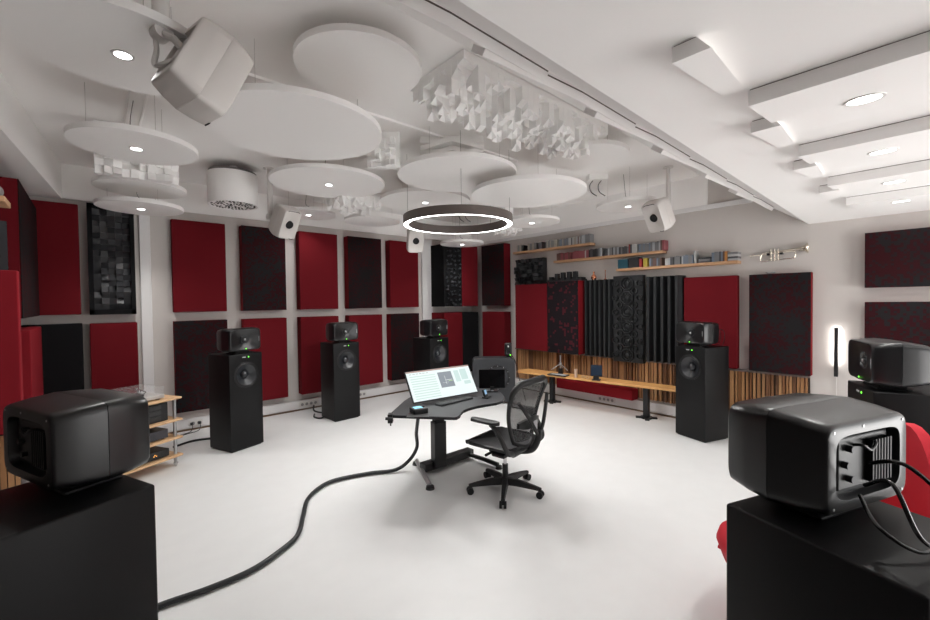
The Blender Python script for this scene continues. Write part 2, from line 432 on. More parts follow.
for k, (xx, lab) in enumerate(((.93, 'left of two small black plugs in the double socket'), (1.02, 'right of two small black plugs in the double socket'))):
    t = thing('power_plug', lab, 'plug', (xx, YN-.063, .09)); B().box(-.018, .018, -.03, 0, -.018, .018, .006).build('plug_body', M_BLK, t)
    B().tube(smoothpath([(0, -.03, 0), (0, -.07, -.03), (-.03, -.10, -.08), (-.14, -.16, -.083), (-.28, -.22, -.083)]), .004, 6).build('cord', M_RUB, t)

# ------------------------------------------------------------------ ceiling discs
def cloud(label, x, y, z, r, lamp=True, wires=True, ztop=ZH, power=1.0):
    t = thing('ceiling_disc', label, 'ceiling absorber', (x, y, z), 0, 'round white ceiling discs')
    B().lathe([(.001, .04), (r-.001, .04), (r, .039), (r, .0015), (r-.0015, 0), (.001, 0)], None, 96, True, True).build('disc', M_CLOUD, t, smooth=True, angle=25)
    if wires:
        for k in range(3):
            a = 2*PI*k/3+.6+x
            p = (r*.72*math.cos(a), r*.72*math.sin(a))
            B().cyl((p[0], p[1], .04), (p[0], p[1], ztop-z), .0012, seg=6).build('suspension_wire', M_WIREW, t)
    if lamp:
        l = B().lathe([(.034, .0), (.034, -.004), (.045, -.004), (.046, 0)], None, 32).build('downlight', M_WHITEP, t)
        B().disc((0, 0, 0), .034, -.0035).build('diffuser', M_LAMP, l)
        add_lamp(l, power)
        B().tube(smoothpath([(.02, 0, .04), (.06, .05, .12), (-.03, .02, .16), (0, .06, ztop-z-.005)]), .003, 6).build('lamp_cable', M_WIRE, t)
    return t
LAMP_W = 37
def add_lamp(parent, power=1.0, size=130):
    ld = bpy.data.lights.new('downlight_beam', 'SPOT'); ld.energy = LAMP_W*power; ld.spot_size = math.radians(size); ld.spot_blend = .9
    ld.shadow_soft_size = .035; ld.color = (1, .985, .955)
    lo = bpy.data.objects.new('downlight_beam', ld); COL.objects.link(lo); lo.parent = parent; lo.location = (0, 0, -.045)
cloud('large lit disc at the top left behind the big white loudspeaker', .128, 2.585, 2.87, .41, power=.8)
cloud('lit disc hanging below and left of the white ceiling loudspeaker', .265, 4.06, 2.87, .4)
cloud('lit disc lowest at the left, above the framed black diffuser', .40, 5.73, 2.72, .385)
cloud('unlit shaded disc just above the lowest left lit disc', .40, 5.6, 2.90, .4, False)
cloud('widest unlit disc left of centre', 1.11, 3.05, 2.9, .6, False)
cloud('unlit disc fixed close to the ceiling above the widest disc', 1.32, 2.49, 3.18, .4, False)
cloud('wide lit disc above the white loudspeaker over the red panels', 1.95, 4.42, 2.97, .6)
cloud('large unlit disc directly above the glowing ring', 2.78, 3.23, 2.94, .6, False)
cloud('lit disc half hidden left of the ring lamp', 3.24, 4.4, 2.96, .58)
cloud('large unlit disc to the right above the ring lamp', 3.46, 2.87, 2.79, .6, False)
cloud('lit disc right of the ring lamp, over the shelf end', 4.78, 3.90, 2.80, .40)
cloud('lit disc beside the white loudspeaker over the book shelves', 5.18, 2.64, 2.87, .39)
cloud('unlit disc fixed to the ceiling behind the large block diffuser', 3.79, 2.36, 3.11, .4, False)
cloud('lit disc hanging in the room corner below the ring', 5.07, 5.77, 2.72, .4, power=.6)
cloud('small lit disc behind the white loudspeaker, above dark panel', 2.40, 6.17, 2.98, .38, power=.35)
cloud('unlit small disc beneath the crumpled white diffuser', 3.08, 5.5, 2.86, .4, False)

# ring lamp
t = thing('ring_pendant_lamp', 'brown ring pendant lamp glowing white underneath over desk', 'lamp', (2.98, 3.455, 2.5))
R1, R0 = .592, .532
B().lathe([(R1, 0), (R1, .092), (R0, .092), (R0, 0), (R0+.004, -.0), (R0+.004, .006), (R1-.004, .006), (R1-.004, 0), (R1, 0)], None, 128).build('ring_body', M_RINGB, t, smooth=True)
B().lathe([(R0+.006, .003), (R1-.006, .003)], None, 128).build('light_strip', M_RINGL, t)
for a in (PI*.5+.72, PI+.72+.2, 0.1, PI*1.5+.8):
    B().cyl((.56*math.cos(a), .56*math.sin(a), .09), (.56*math.cos(a), .56*math.sin(a), .80), .0018, seg=6).build('suspension_wire', M_WIRE, t)
for k in range(12):
    a = 2*PI*k/12
    ld = bpy.data.lights.new('ring_glow', 'AREA'); ld.shape = 'DISK'; ld.size = .07; ld.energy = 4.0; ld.color = (1, .985, .965)
    lo = bpy.data.objects.new('ring_glow', ld); COL.objects.link(lo); lo.parent = t; lo.location = (.562*math.cos(a), .562*math.sin(a), -.004)

# white block diffusers on the ceiling
def ceil_mx(x, y, z, rz=0):   # local XZ plane -> horizontal, local -Y -> down
    return Matrix.Translation((x, y, z)) @ Matrix.Rotation(rz, 4, 'Z') @ Matrix.Rotation(PI/2, 4, 'X')
def ceil_skyline(label, x, y, z, nx, ny, cw, d0, d1, rz=0, taper=0, plates=1, fill=.75, cat='sound diffuser'):
    t = thing('white_block_diffuser', label, cat, mx=ceil_mx(x, y, z, rz))
    B().box(0, nx*cw, -.012, .02, -0.0, ny*cw, .002).build('base_plate', M_EPS, t)
    b = skyline(B(), nx, ny, cw, cw, d0, d1, True, fill, taper)
    b.build('blocks', M_EPS, t)
    return t
def mirror_fix(o): return o
T = Matrix.Translation
t = thing('white_block_diffuser', 'long white ceiling diffuser of many hanging blocks beside slope', 'sound diffuser', (1.812, 2.022, 3.25))
B().box(0, 1.786, 0, .604, .0, .045, .002).build('base_plate', M_EPS, t)
def hang_blocks(nx, ny, cw, d0, d1, fill=.8, jitter=0, tip=True):
    b = B()
    for i in range(nx):
        for j in range(ny):
            if rnd.random() > fill: continue
            x0, y0 = i*cw, j*cw; w = cw*.97; d = rnd.choice((d0, d0+(d1-d0)*.35, d0+(d1-d0)*.6, d1))*frand(.9, 1.05)
            s = frand(.45, .7)*w; k = rnd.choice((0, 0, 0, 1, 2))
            dd = [d]*4
            if rnd.random() < .8: dd[k] = max(.01, d-s*1.1)
            else:
                dd[k] = max(.01, d-s); dd[(k+1) % 4] = max(.01, d-s)
            cs = [(x0, y0), (x0+w, y0), (x0+w, y0+w), (x0, y0+w)]
            if jitter:
                cs2 = [(cx+frand(-jitter, jitter), cy+frand(-jitter, jitter)) for cx, cy in cs]
                dd = [max(.01, q+frand(-jitter, jitter)) for q in dd]
            else: cs2 = cs
            b.loft([[Vector((cx, cy, 0)) for cx, cy in cs], [Vector((cx, cy, -q)) for (cx, cy), q in zip(cs2, dd)]])
    return b
hang_blocks(28, 9, .0638, .03, .19, .74).build('blocks', M_EPS, t)
t = thing('white_block_diffuser', 'white ceiling block diffuser under left lit disc', 'sound diffuser', (.025, 4.93, 2.85), math.radians(2))
B().box(0, .62, 0, .03, 0, .44, .002).build('base_plate', M_EPS, t)
skyline(B(), 10, 7, .062, .0625, .03, .12).build('blocks', M_EPS, t)
t = thing('white_block_diffuser', 'upright white block diffuser right of the widest disc', 'sound diffuser', (1.93, 3.52, 2.93), math.radians(-42))
B().box(0, .30, 0, .05, 0, .33, .002).build('base_plate', M_EPS, t)
skyline(B(), 6, 5, .045, .05, .02, .11).build('blocks', M_EPS, t)
o = B().cyl((.15, .02, .33), (.15, .02, .34), .01); o.build('hook', M_EPS, t)
t = thing('crumpled_diffuser', 'crumpled white paper-like diffuser over the red panels', 'sound diffuser', (2.25, 4.75, 3.03), .0)
B().box(-.02, .58, -.02, .52, 0, .03, .002).build('base_plate', M_EPS, t)
hang_blocks(9, 8, .062, .09, .20, 1, .022).build('folds', M_EPS, t)
B().box(.1, .45, .1, .4, .03, .27).build('spacer', M_EPS, t)
t = thing('crumpled_diffuser', 'small white crumpled diffuser half behind the ring lamp', 'sound diffuser', (5.15, 4.75, 2.93), .0)
B().box(-.02, .42, -.02, .42, 0, .03, .002).build('base_plate', M_EPS, t)
hang_blocks(7, 7, .057, .04, .11, 1, .018).build('folds', M_EPS, t)
B().box(.1, .3, .1, .3, .03, .37).build('spacer', M_EPS, t)
# chevron absorber above central disc
t = thing('chevron_diffuser', 'white slatted chevron box above the central disc', 'sound diffuser', (2.66, 3.16, 3.06), math.radians(-41.6))
b = B(); b.box(-.31, .31, 0, .5, .03, .24)
for z in (0.0, .095):
    b.box(-.31, .31, -.06, 0, z+.055, z+.09)
b.build('slatted_body', M_CLOUD, t)
b = B()
for z in (.0, .085):
    for sx in (-1, 1):
        p = [(0, z+.065), (0, z+.1), (sx*.30, z+.02), (sx*.30, z-.015)]
        b.loft([[Vector((x, -.10, zz)) for x, zz in p], [Vector((x, -.0, zz)) for x, zz in p]])
b.build('chevron', M_CLOUD, t)
# boxes carrying lamp drivers
for (x, y, lab) in ((4.95, 2.95, 'ceiling junction box with loose cables above right lit disc'), (4.75, 5.35, 'grey ceiling box seen through the ring lamp')):
    t = thing('junction_box', lab, 'ceiling box', (x, y, ZH-.07), math.radians(-42))
    B().box(-.12, .12, -.08, .08, 0, .07, .006).build('housing', M_CLOUD, t)
    for k, q in enumerate((-.05, .06)):
        B().tube(smoothpath([(q, 0, 0), (q-.04, 0, -.06), (q-.02, .02, -.14), (q+.05, 0, -.2)]), .005, 6).build('cable', M_BLK, t)
t = thing('cable_duct', 'white cable duct on ceiling between top left discs', 'cable duct', (.285, 4.2, ZH-.05))
B().box(-.055, .055, -.6, .6, 0, .05, .004).build('duct', M_CLOUD, t)
for sx in (-.04, .04): B().box(sx-.004, sx+.004, -.6, .6, -.012, 0).build('rib', M_CLOUD, t)

# cylinder with perforated underside
t = thing('ceiling_cylinder_diffuser', 'white drum on ceiling with perforated underside', 'ceiling drum', (1.25, 5.50, 2.835))
B().lathe([(.001, .36), (.262, .36), (.262, 0), (.245, 0), (.245, .006), (.001, .006)], None, 64).build('drum', M_CLOUD, t, smooth=True)
B().lathe([(.001, .385), (.25, .385), (.25, .36), (.001, .36)], None, 48).build('neck', M_WIRE, t, smooth=True)
B().cyl((0, 0, .38), (0, 0, .465), .05).build('ceiling_mount', M_WHITEP, t)
b = B()
for k in range(1, 8):
    rr = .032*k; n = int(5.2*k)+2
    for q in range(n):
        if rnd.random() < .25: continue
        a = 2*PI*q/n+k
        b.cyl((rr*math.cos(a), rr*math.sin(a), .002), (rr*math.cos(a), rr*math.sin(a), .0065), .0115, seg=8)
b.build('perforations', mat('perforation holes', (.05, .048, .045), .9), t)

# ------------------------------------------------------------------ saw-tooth ceiling wedges with lamps
def wedge(label, x, y0, y1, L, d, lamp=True, g=None):
    t = thing('ceiling_wedge_panel', label, 'ceiling panel', (x, (y0+y1)/2, ZL), 0, g)
    hy = (y1-y0)/2
    b = B(); prof = [(0, -.004), (0, -d), (L, -.006), (L, -.001)]
    uc = 0 if lamp else .8
    b.loft([[Vector((px, -hy+uc*(z+.004), z)) for px, z in prof], [Vector((px, hy, z)) for px, z in prof]])
    b.build('wedge', M_CEIL, t)
    B().box(.004, L, -hy+.004, hy-.004, -.004, 0).build('shadow_gap', M_RINGB, t)
    if lamp:
        ang = math.atan2(d-.006, L)
        yy = .195-(y0+y1)/2; xx = .37; zz = -d+(d-.006)*xx/L
        l = B().lathe([(.052, 0), (.052, -.004), (.063, -.004), (.065, .002)], None, 32).build('downlight', M_WHITEP, t)
        l.location = (xx, yy, zz); l.rotation_euler = (0, -ang, 0)
        B().disc((0, 0, 0), .052, -.0035).build('diffuser', M_LAMP, l)
        add_lamp(l, .6, 130)
for k, (x, nm) in enumerate(((1.97, 'nearest'), (2.885, 'second'), (3.81, 'third'), (4.71, 'farthest'))):
    wedge('%s lit saw-tooth panel on the low ceiling at right' % nm, x, -.72, .50, .70, .065, True, 'lit saw-tooth ceiling panels')
for k, (x, nm) in enumerate(((1.44, 'nearest'), (2.325, 'second'), (3.20, 'third'), (4.06, 'farthest'))):
    wedge('%s narrow saw-tooth fin on the low ceiling' % nm, x, .505, .58, .50, .055, False, 'narrow fins on the low ceiling')
# folded boards on the sloping face
for k, nm in enumerate(('nearest', 'second', 'third', 'fourth', 'fifth', 'sixth')):
    xb = .92+.81*k
    t = thing('folded_ceiling_board', '%s folded white board along the sloping ceiling edge' % nm, 'ceiling board', (xb, yedge(xb)+.205, 2.648), 0, 'folded boards on the sloping edge')
    u = Vector((0, 1, .72)).normalized(); n = Vector((0, .584, -.811))
    st = ((-.60, .036, .03), (0, .009, 0), (.55, .009, 0))
    def bar(n0, n1, u0, u1, x0=0):
        rings = []
        for x, o, sh in st:
            p = Vector((x+x0*x, yedge(x)-yedge(0), 0)) + u*sh
            a0, a1 = (n*(o+n0) if n0 > -1 else n*.0), n*(o+n1)
            rings.append([p+a0+u*u0, p+a1+u*u0, p+a1+u*u1, p+a0+u*u1])
        return B().loft(rings)
    bar(0, .036, 0, .08).build('board', M_CEIL, t)
    bar(-.006, .0, .006, .075).build('shadow_line', M_RINGB, t)  # dark strip drawn in for the shade line above the board
    bar(-2, -.006, .0, .08).build('spacer', M_CEIL, t)

# ------------------------------------------------------------------ loudspeakers
def sup(a, bq, n, N=88):
    out = []
    for i in range(N):
        th = 2*PI*i/N; c, s = math.cos(th), math.sin(th)
        out.append((a*math.copysign(abs(c)**(2/n), c), bq*math.copysign(abs(s)**(2/n), s)))
    return out
def sec(y, a, bq, n): return [Vector((x, y, z)) for x, z in sup(a, bq, n)]
def speaker_parts(t, W, H, D, body_m, cz, vertical=False, cone=M_CONE):
    """front faces -Y; cz centre height"""
    a, h = W/2, H/2
    off = Vector((0, 0, cz))
    def S(lst): return [[p+off for p in sec(y*D, fa*a, fb*h, n)] for y, fa, fb, n in lst]
    # front half with concave waveguide, rear half with recess
    fr = S([(-.40, .20, .30, 2.0), (-.42, .27, .40, 2.1), (-.455, .50, .60, 2.5), (-.485, .78, .82, 3.8), (-.50, .86, .875, 6), (-.497, .895, .905, 7.5), (-.47, .925, .935, 8.5), (-.25, .975, .975, 11), (-.012, 1, 1, 12), (-.008, .994, .994, 12)])
    bb = B(); bb.loft(fr, True, True); bb.build('front_housing', body_m, t, smooth=True, angle=50)
    rr = S([(-.008, .992, .992, 12), (-.004, 1, 1, 12), (.25, .96, .95, 12), (.455, .905, .885, 11), (.49, .89, .865, 9), (.5, .87, .84, 8), (.5, .72, .64, 6), (.40, .70, .62, 6)])
    bb = B(); bb.loft(rr, True, True); rear = bb.build('rear_housing', body_m, t, smooth=True, angle=50)
    mx = T((0, -.40*D, cz)) @ Matrix.Rotation(PI/2, 4, 'X')
    R = min(a, h)*.42
    B().lathe([(R*.98, -.002), (R*.9, .008), (R*.62, -.004), (R*.35, -.008), (R*.34, .004), (R*.2, .009), (.0005, .011)], mx, 40, True, True).build('coaxial_driver', cone, t, smooth=True)
    return rear
def drill(o, mx, r, depth):
    """cut a round pocket for a driver"""
    cut = B().lathe([(r, -depth), (r, .05)], mx, 56, True, True).build('cutter', M_RUB, o.parent)
    md = o.modifiers.new('hole', 'BOOLEAN'); md.operation = 'DIFFERENCE'; md.object = cut; md.solver = 'EXACT'
    bpy.context.view_layer.update()
    dg = bpy.context.evaluated_depsgraph_get()
    me = bpy.data.meshes.new_from_object(o.evaluated_get(dg), depsgraph=dg)
    o.modifiers.clear(); o.data = me
    bpy.data.objects.remove(cut)
    for p in me.polygons: p.use_smooth = True
    me.set_sharp_from_angle(angle=math.radians(35))
def iso_stand(t, w, d, z0, z1):
    b = B(); b.box(-w/2, w/2, -d/2, d/2, z0, z0+.010, .004); b.box(-w/2*.8, w/2*.8, -d/2*.8, d/2*.8, z0+.008, z1, .004)
    b.build('isolation_foot', M_RUB, t)
def main_speaker(label, loc, rz, detail=False):
    t = thing('studio_loudspeaker', label, 'loudspeaker', loc, rz, 'black loudspeakers lying on the floor speakers')
    W, H, D = .41, .265, .262
    cz = .03+H/2
    rear = speaker_parts(t, W, H, D, M_BODY, cz)
    iso_stand(t, .22, .16, 0, .040)
    # slots, led, badge
    for sz in (-1, 1):
        pts = [(-W*.33+W*.66*i/10, -.497*D, cz+sz*(H*.445-.004*abs(i-5)/5)) for i in range(11)]
        B().tube(pts, .0045, 6).build('bass_slot', M_RUB, t)
    B().lathe([(.0055, 0), (.005, .002), (.0005, .0025)], T((.0, -.503*D, cz-H*.40)) @ Matrix.Rotation(PI/2, 4, 'X'), 14, False, True).build('status_light', M_GREEN, t)
    B().box(W*.40, W*.415, -.503*D, -.49*D, cz-.03, cz+.03, .001).build('badge', M_LOGO, t)
    B().lathe([(.012, 0), (.011, .003), (.0005, .006)], T((0, -.438*D, cz)) @ Matrix.Rotation(PI/2, 4, 'X'), 20, False, True).build('tweeter_dome', M_STEELB, t)
    # rear connector panel
    p = B().box(-.125, .10, .38*D, .425*D, cz-.07, cz+.07, .004).build('amplifier_panel', M_BLK, t)
    b = B()
    for i in range(7): b.box(-.115+i*.014, -.109+i*.014, .42*D, .485*D, cz-.06, cz+.055)
    b.build('cooling_fins', M_RUB, p)
    for x, z in ((-.157, .098), (.157, .098), (-.157, -.098), (.157, -.098), (.03, .102)):
        B().cyl((x, .48*D, cz+z), (x, .506*D, cz+z), .0035, seg=12).build('screw', M_STEELB, p)
    for i, z in enumerate((-.04, .0, .04)): B().cyl((.06+.02*(i % 2), .42*D, cz+z), (.06+.02*(i % 2), .48*D, cz+z), .009, seg=14).build('connector', mat('connector metal', (.03, .03, .032), .4, metal=.5), p)
    b = B(); b.tube(smoothpath([(-.03, .42*D, cz+.045), (-.03, .50*D, cz+.05), (.0, .51*D, cz+.035), (.03, .50*D, cz+.05), (.03, .42*D, cz+.045)]), .004, 8); b.build('carry_handle', M_BLK, p)
    return t
def tower(label, loc, rz, W=.405):
    t = thing('woofer_tower', label, 'floor loudspeaker', loc, rz, 'black woofer towers')
    H = 1.101; h = W/2
    cab = B().box(-h, h, -h, h, .012, H, .008, seg=3).build('cabinet', M_TOWER, t, smooth=True)
    drill(cab, T((0, -h, H-.245)) @ Matrix.Rotation(PI/2, 4, 'X'), .128, .075)
    B().box(-h+.02, h-.02, -h+.02, h-.02, 0, .014).build('plinth', M_RUB, t)
    mx = T((0, -h, H-.245)) @ Matrix.Rotation(PI/2, 4, 'X')
    w = B().lathe([(.152, -.001), (.152, .005), (.140, .007), (.136, .002), (.128, .006), (.118, .002)], mx, 56).build('woofer_surround', M_RUB, t, smooth=True)
    B().lathe([(.119, .003), (.05, -.045), (.046, -.048), (.045, -.03), (.03, -.014), (.0005, -.010)], mx, 56, False, True).build('woofer_cone', M_CONE, t, smooth=True)
    b = B().box(.0-.045, .0-.005, -h-.002, -h, H-.045, H-.033); b.build('badge', M_LOGO, t)
    B().lathe([(.007, 0), (.006, .002), (.0005, .003)], T((.03, -h, H-.039)) @ Matrix.Rotation(PI/2, 4, 'X'), 14, False, True).build('status_light', M_GREEN, t)
    return t
def rot_to(n): return math.atan2(n[1], n[0])+PI/2
SETS = [
 ((1.225, 5.47), (.34, -.94), 'floor speaker nearest the hi-fi rack'),
 ((2.665, 5.775), (.05, -1), 'second floor speaker from the rack'),
 ((4.03, 5.38), (.10, -.995), 'floor speaker standing behind the desk monitor'),
 ((5.474, 1.87), (-.95, .32), 'floor speaker before the timber slats'),
 ((3.73, .13), (-.38, .92), 'right-edge floor speaker beside wall lamp'),
 ((1.42, .124), (.345, .94), 'right foreground floor speaker'),
 ((-.131, 1.759), (.93, .37), 'left foreground floor speaker')]
SP = {lab: (x+.075*n[0], y+.075*n[1]) for (x, y), n, lab in SETS}
SP[SETS[5][2]] = (1.487, .222); SP[SETS[6][2]] = (-.05, 1.855)
for (x, y), n, lab in SETS:
    if n[0] == .34 and n[1] == -.94:
        tw0 = tower('black woofer tower of the ' + lab, (x, y, 0), rot_to(n))
        sp0 = main_speaker('black loudspeaker lying on top of the ' + lab, SP[lab] + (1.101,), rot_to(n))
    else:
        clone(tw0, 'black woofer tower of the ' + lab, (x, y, 0), rot_to(n))
        off = .03
        q = clone(sp0, 'black loudspeaker lying on top of the ' + lab, SP[lab] + (1.101,), rot_to(n))
        if 'foreground' in lab: q.scale = (.94,)*3

# white ceiling loudspeakers
def ceil_speaker(label, pos, target, mount, size=1.0, roll=0, pole_r=.024, back=.17):
    P = Vector(pos); d = (Vector(target)-P).normalized()
    zq = Vector((0, 0, 1)); xa = d.cross(zq).normalized() * -1
    xa = zq.cross(d).normalized()*-1
    za = xa.cross(d)            # up-ish
    # local -Y -> d ; local X -> ... ; local Z -> up
    ya = -d; xa = ya.cross(Vector((0, 0, 1))).normalized(); za = xa.cross(ya)
    m = Matrix((xa, ya, za)).transposed().to_4x4() @ Matrix.Rotation(roll, 4, 'Y')
    t = thing('ceiling_loudspeaker', label, 'loudspeaker', mx=T(P) @ m, group='white loudspeakers on ceiling mounts')
    W, H, D = .237*size, .37*size, .243*size
    speaker_parts(t, W, H, D, M_WHITES, 0, cone=M_BLK)
    mx = T((0, -.445*D, 0)) @ Matrix.Rotation(PI/2, 4, 'X')
    B().lathe([(.046*size, -.01), (.046*size, .004), (.04*size, .008), (.014, .0), (.001, .002)], mx, 32, True, True).build('cone_ring', M_RUB, t, smooth=True)
    b = B()
    for sz, w in ((1, .62), (-1, .2)):
        pts = [((-w/2+w*i/8)*W + (0 if sz > 0 else W*.25), -.492*D, sz*(H*.462-(.010 if abs(i-4) == 4 else 0))) for i in range(9)]
        B().tube(pts, .0038, 6).build('bass_slot', M_RUB, t)
    p = B().box(-.07*size, .07*size, .40*D, .43*D, -.11*size, .11*size, .003).build('rear_panel', M_BLK, t)
    # mount: bracket behind, arm, pole to ceiling
    inv = t.matrix_world.inverted()
    mt = Vector(mount); top = Vector((mt.x, mt.y, ZH))
    jl = inv @ Vector((mt.x, mt.y, mt.z))
    b = B(); b.tube([(0, .46*D, .02), (0, .60*D, .03), jl], .016*size, 10)
    b.box(-.035, .035, .43*D, .47*D, -.05, .07, .004)
    b.lathe([(.001, -.03), (.036, -.03), (.036, .03), (.001, .03)], T(jl) @ Matrix.Rotation(PI/2, 4, 'Y'), 24, True, True)
    b.build('bracket', M_WHITEP, t)
    b = B(); b.cyl(jl, inv @ top, pole_r); b.build('pole', M_WHITEP, t, smooth=True)
    pl = B(); tl = inv @ top; tl2 = inv @ (top-Vector((0, 0, .012)))
    pl.cyl(tl, tl2, .06, seg=28); pl.build('ceiling_plate', M_WHITEP, t)
    # cable
    c0 = inv @ (mt + Vector((.01, 0, .30))); 
    B().tube(smoothpath([(0.02, .45*D, -.05), (.02, .60*D, -.12), (jl.x*.6+.01, jl.y*.8+.02, jl.z-.10), (jl.x+.035, jl.y+.015, jl.z+.02), inv @ (top-Vector((-.03, 0, .02)))]), .011*size, 8).build('speaker_cable', M_WHITEP, t, smooth=True)
    return t
EAR = (2.35, 2.7, 1.15)
ceil_speaker('big white loudspeaker on a pole mount at top left', (.395, 2.20, 2.72), (2.35, 2.7, 1.75), (.245, 2.25, 2.86), 1.0, 0, .033)
ceil_speaker('white loudspeaker on ceiling mount over the second panel column', (1.71, 5.13, 2.65), EAR, (1.60, 5.32, 2.72))
ceil_speaker('white loudspeaker on ceiling mount just left below the ring', (3.53, 5.06, 2.60), EAR, (3.66, 5.28, 2.67))
ceil_speaker('white loudspeaker on ceiling mount above the record shelves', (5.02, 2.18, 2.67), EAR, (5.335, 2.201, 2.74))

# subwoofer near the corner
ang = math.atan2(-.66, .75)
t = thing('subwoofer', 'dark grey round-cornered subwoofer on floor behind the desk', 'subwoofer', (4.94, 4.88, 0), ang)
M_SUB = mat('dark grey cast enclosure', (.030, .032, .036), .5, spec=.4)
b = B(); rr = .07; w = .345; H = .74
outl = []
for cx, cz, a0 in ((w-rr, H-rr, 0), (-w+rr, H-rr, PI/2), (-w+rr, .03+rr, PI), (w-rr, .03+rr, 1.5*PI)):
    for k in range(7): outl.append((cx+rr*math.cos(a0+k*PI/12), cz+rr*math.sin(a0+k*PI/12)))
b.loft([[Vector((x*.985, -.18, .385+(z-.385)*.985)) for x, z in outl], [Vector((x, -.17, z)) for x, z in outl], [Vector((x, .12, z)) for x, z in outl]])
b.build('enclosure', M_SUB, t, smooth=True)
b = B(); b.lathe([(.20, 0), (.20, .012), (.178, .014), (.17, .004)], T((.06, -.18, .43)) @ Matrix.Rotation(PI/2, 4, 'X'), 48); b.build('woofer_ring', M_BLK, t, smooth=True)
b = B()
for k in range(12): b.cyl((.06+.188*math.cos(k*PI/6), -.192, .43+.188*math.sin(k*PI/6)), (.06+.188*math.cos(k*PI/6), -.199, .43+.188*math.sin(k*PI/6)), .007, seg=10)
b.build('bolts', M_STEELB, t)
b = B(); b.lathe([(.17, .004), (.08, -.03), (.0005, -.03)], T((.06, -.18, .43)) @ Matrix.Rotation(PI/2, 4, 'X'), 40, False, True); b.build('woofer_cone', M_CONE, t, smooth=True)
b = B()
for sx in (-.26, .26):
    for sy in (-.12, .08): b.cyl((sx, sy, 0), (sx, sy, .035), .025)
b.build('feet', M_RUB, t)
t = thing('shelf_loudspeaker', 'small black two-way loudspeaker on the grey subwoofer', 'loudspeaker', (5.13, 4.71, .742), ang-.12)
bb = B(); bb.loft([[p+Vector((0, 0, .125)) for p in sec(y, a, h, 6)] for y, a, h in ((-.055, .050, .098), (-.05, .058, .106), (0, .062, .11), (.06, .052, .10))]); bb.build('cabinet', M_BODY, t, smooth=True)
B().lathe([(.04, -.001), (.038, .003), (.012, -.008), (.0005, -.004)], T((0, -.055, .09)) @ Matrix.Rotation(PI/2, 4, 'X'), 24, True, True).build('woofer_cone', M_CONE, t, smooth=True)
B().lathe([(.018, -.001), (.009, .003), (.0005, .007)], T((0, -.055, .175)) @ Matrix.Rotation(PI/2, 4, 'X'), 20, True, True).build('tweeter_dome', M_STEELB, t, smooth=True)
B().box(.025, .043, -.06, -.05, .03, .045).build('status_light', M_GREEN, t)
B().box(-.03, .03, -.04, .04, 0, .018, .004).build('foot', M_RUB, t)
m8 = T((5.13, 4.71, .742)) @ Matrix.Rotation(ang-.12, 4, 'Z')
t = thing('speaker_cable', 'thin black lead falling from the small two-way loudspeaker', 'cable')
B().tube(smoothpath([m8 @ Vector(p) for p in ((.03, .065, .04), (.08, .06, -.02), (.12, .0, -.1), (.17, -.03, -.34), (.22, 0, -.5), (.28, 0, -.735))]), .006, 6).build('cord', M_RUB, t)

# ------------------------------------------------------------------ desk
t = thing('desk', 'black height-adjustable desk with concave front in room centre', 'desk', (2.45, 3.05, 0))
poly = [(1.80, 3.0), (1.81, 2.975), (2.145, 2.562), (2.165, 2.553), (2.215, 2.575), (2.27, 2.625), (2.34, 2.672), (2.43, 2.695), (2.53, 2.70), (2.63, 2.685), (2.73, 2.66), (2.84, 2.68), (2.95, 2.76), (3.08, 2.93), (3.14, 3.10), (3.13, 3.22), (3.08, 3.30), (2.95, 3.40), (2.75, 3.48), (2.5, 3.49), (2.3, 3.42), (2.16, 3.32)]
poly = [(x-2.45, y-3.05) for x, y in poly]
M_DESK = mat('charcoal laminate', (.022, .023, .026), .5, spec=.4)
B().prism(poly, .715, .74).build('tabletop', M_DESK, t, bevel=.004)
cx, cy = 2.50-2.45, 3.235-3.05
ab = math.atan2(-.30, .46)*0 + math.radians(-2)
ph = T((cx, cy, 0)) @ Matrix.Rotation(math.radians(-8), 4, 'Z')
B().box(-.065, .065, -.045, .045, .05, .5, .006, ph).build('column', M_BLK, t)
B().box(-.05, .05, -.034, .034, .45, .715, .005, ph).build('inner_column', M_RUB, t)
B().box(-.16, .47, -.05, .05, .03, .105, .006, T((cx, cy+.05, 0)) @ Matrix.Rotation(math.radians(0), 4, 'Z')).build('base_beam', M_BLK, t)
b = B(); b.tube([(-.02, .47, .05), (-.24, -.05, .032)], .022, 12, flat=.6); leg = b.build('leg', M_STEELB, t, smooth=True)
B().cyl((-.245, -.065, 0), (-.245, -.065, .028), .04, .034, 24).build('foot_pad', M_BLK, leg)
B().cyl((-.015, .48, 0), (-.015, .48, .028), .04, .034, 24).build('foot_pad', M_BLK, leg)
b = B(); b.tube([(.45, .32, .06), (.50, .0, .05), (.53, -.16, .035)], .022, 12); leg = b.build('leg', M_BLK, t, smooth=True)
B().cyl((.53, -.17, 0), (.53, -.17, .028), .035, .03, 24).build('foot_pad', M_BLK, leg)
B().box(-.45, .45, .10, .16, .685, .715).build('under_beam', M_BLK, t)
# clamp hook at the desk corner
t = thing('headphone_clamp', 'black clamp hook on the left corner of desk', 'clamp', (1.81, 2.985, .74), .9)
b = B(); b.box(-.025, .03, -.02, .02, .0, .012, .003); b.box(-.04, -.025, -.02, .02, -.06, .012, .003); b.box(-.03, .03, -.02, .02, -.06, -.048, .003)
b.cyl((-.04, 0, -.02), (-.09, 0, -.01), .006); b.cyl((-.09, -.03, -.01), (-.09, .03, -.005), .012); b.cyl((0, 0, -.09), (0, 0, -.05), .006)
b.build('clamp', M_BLK, t)

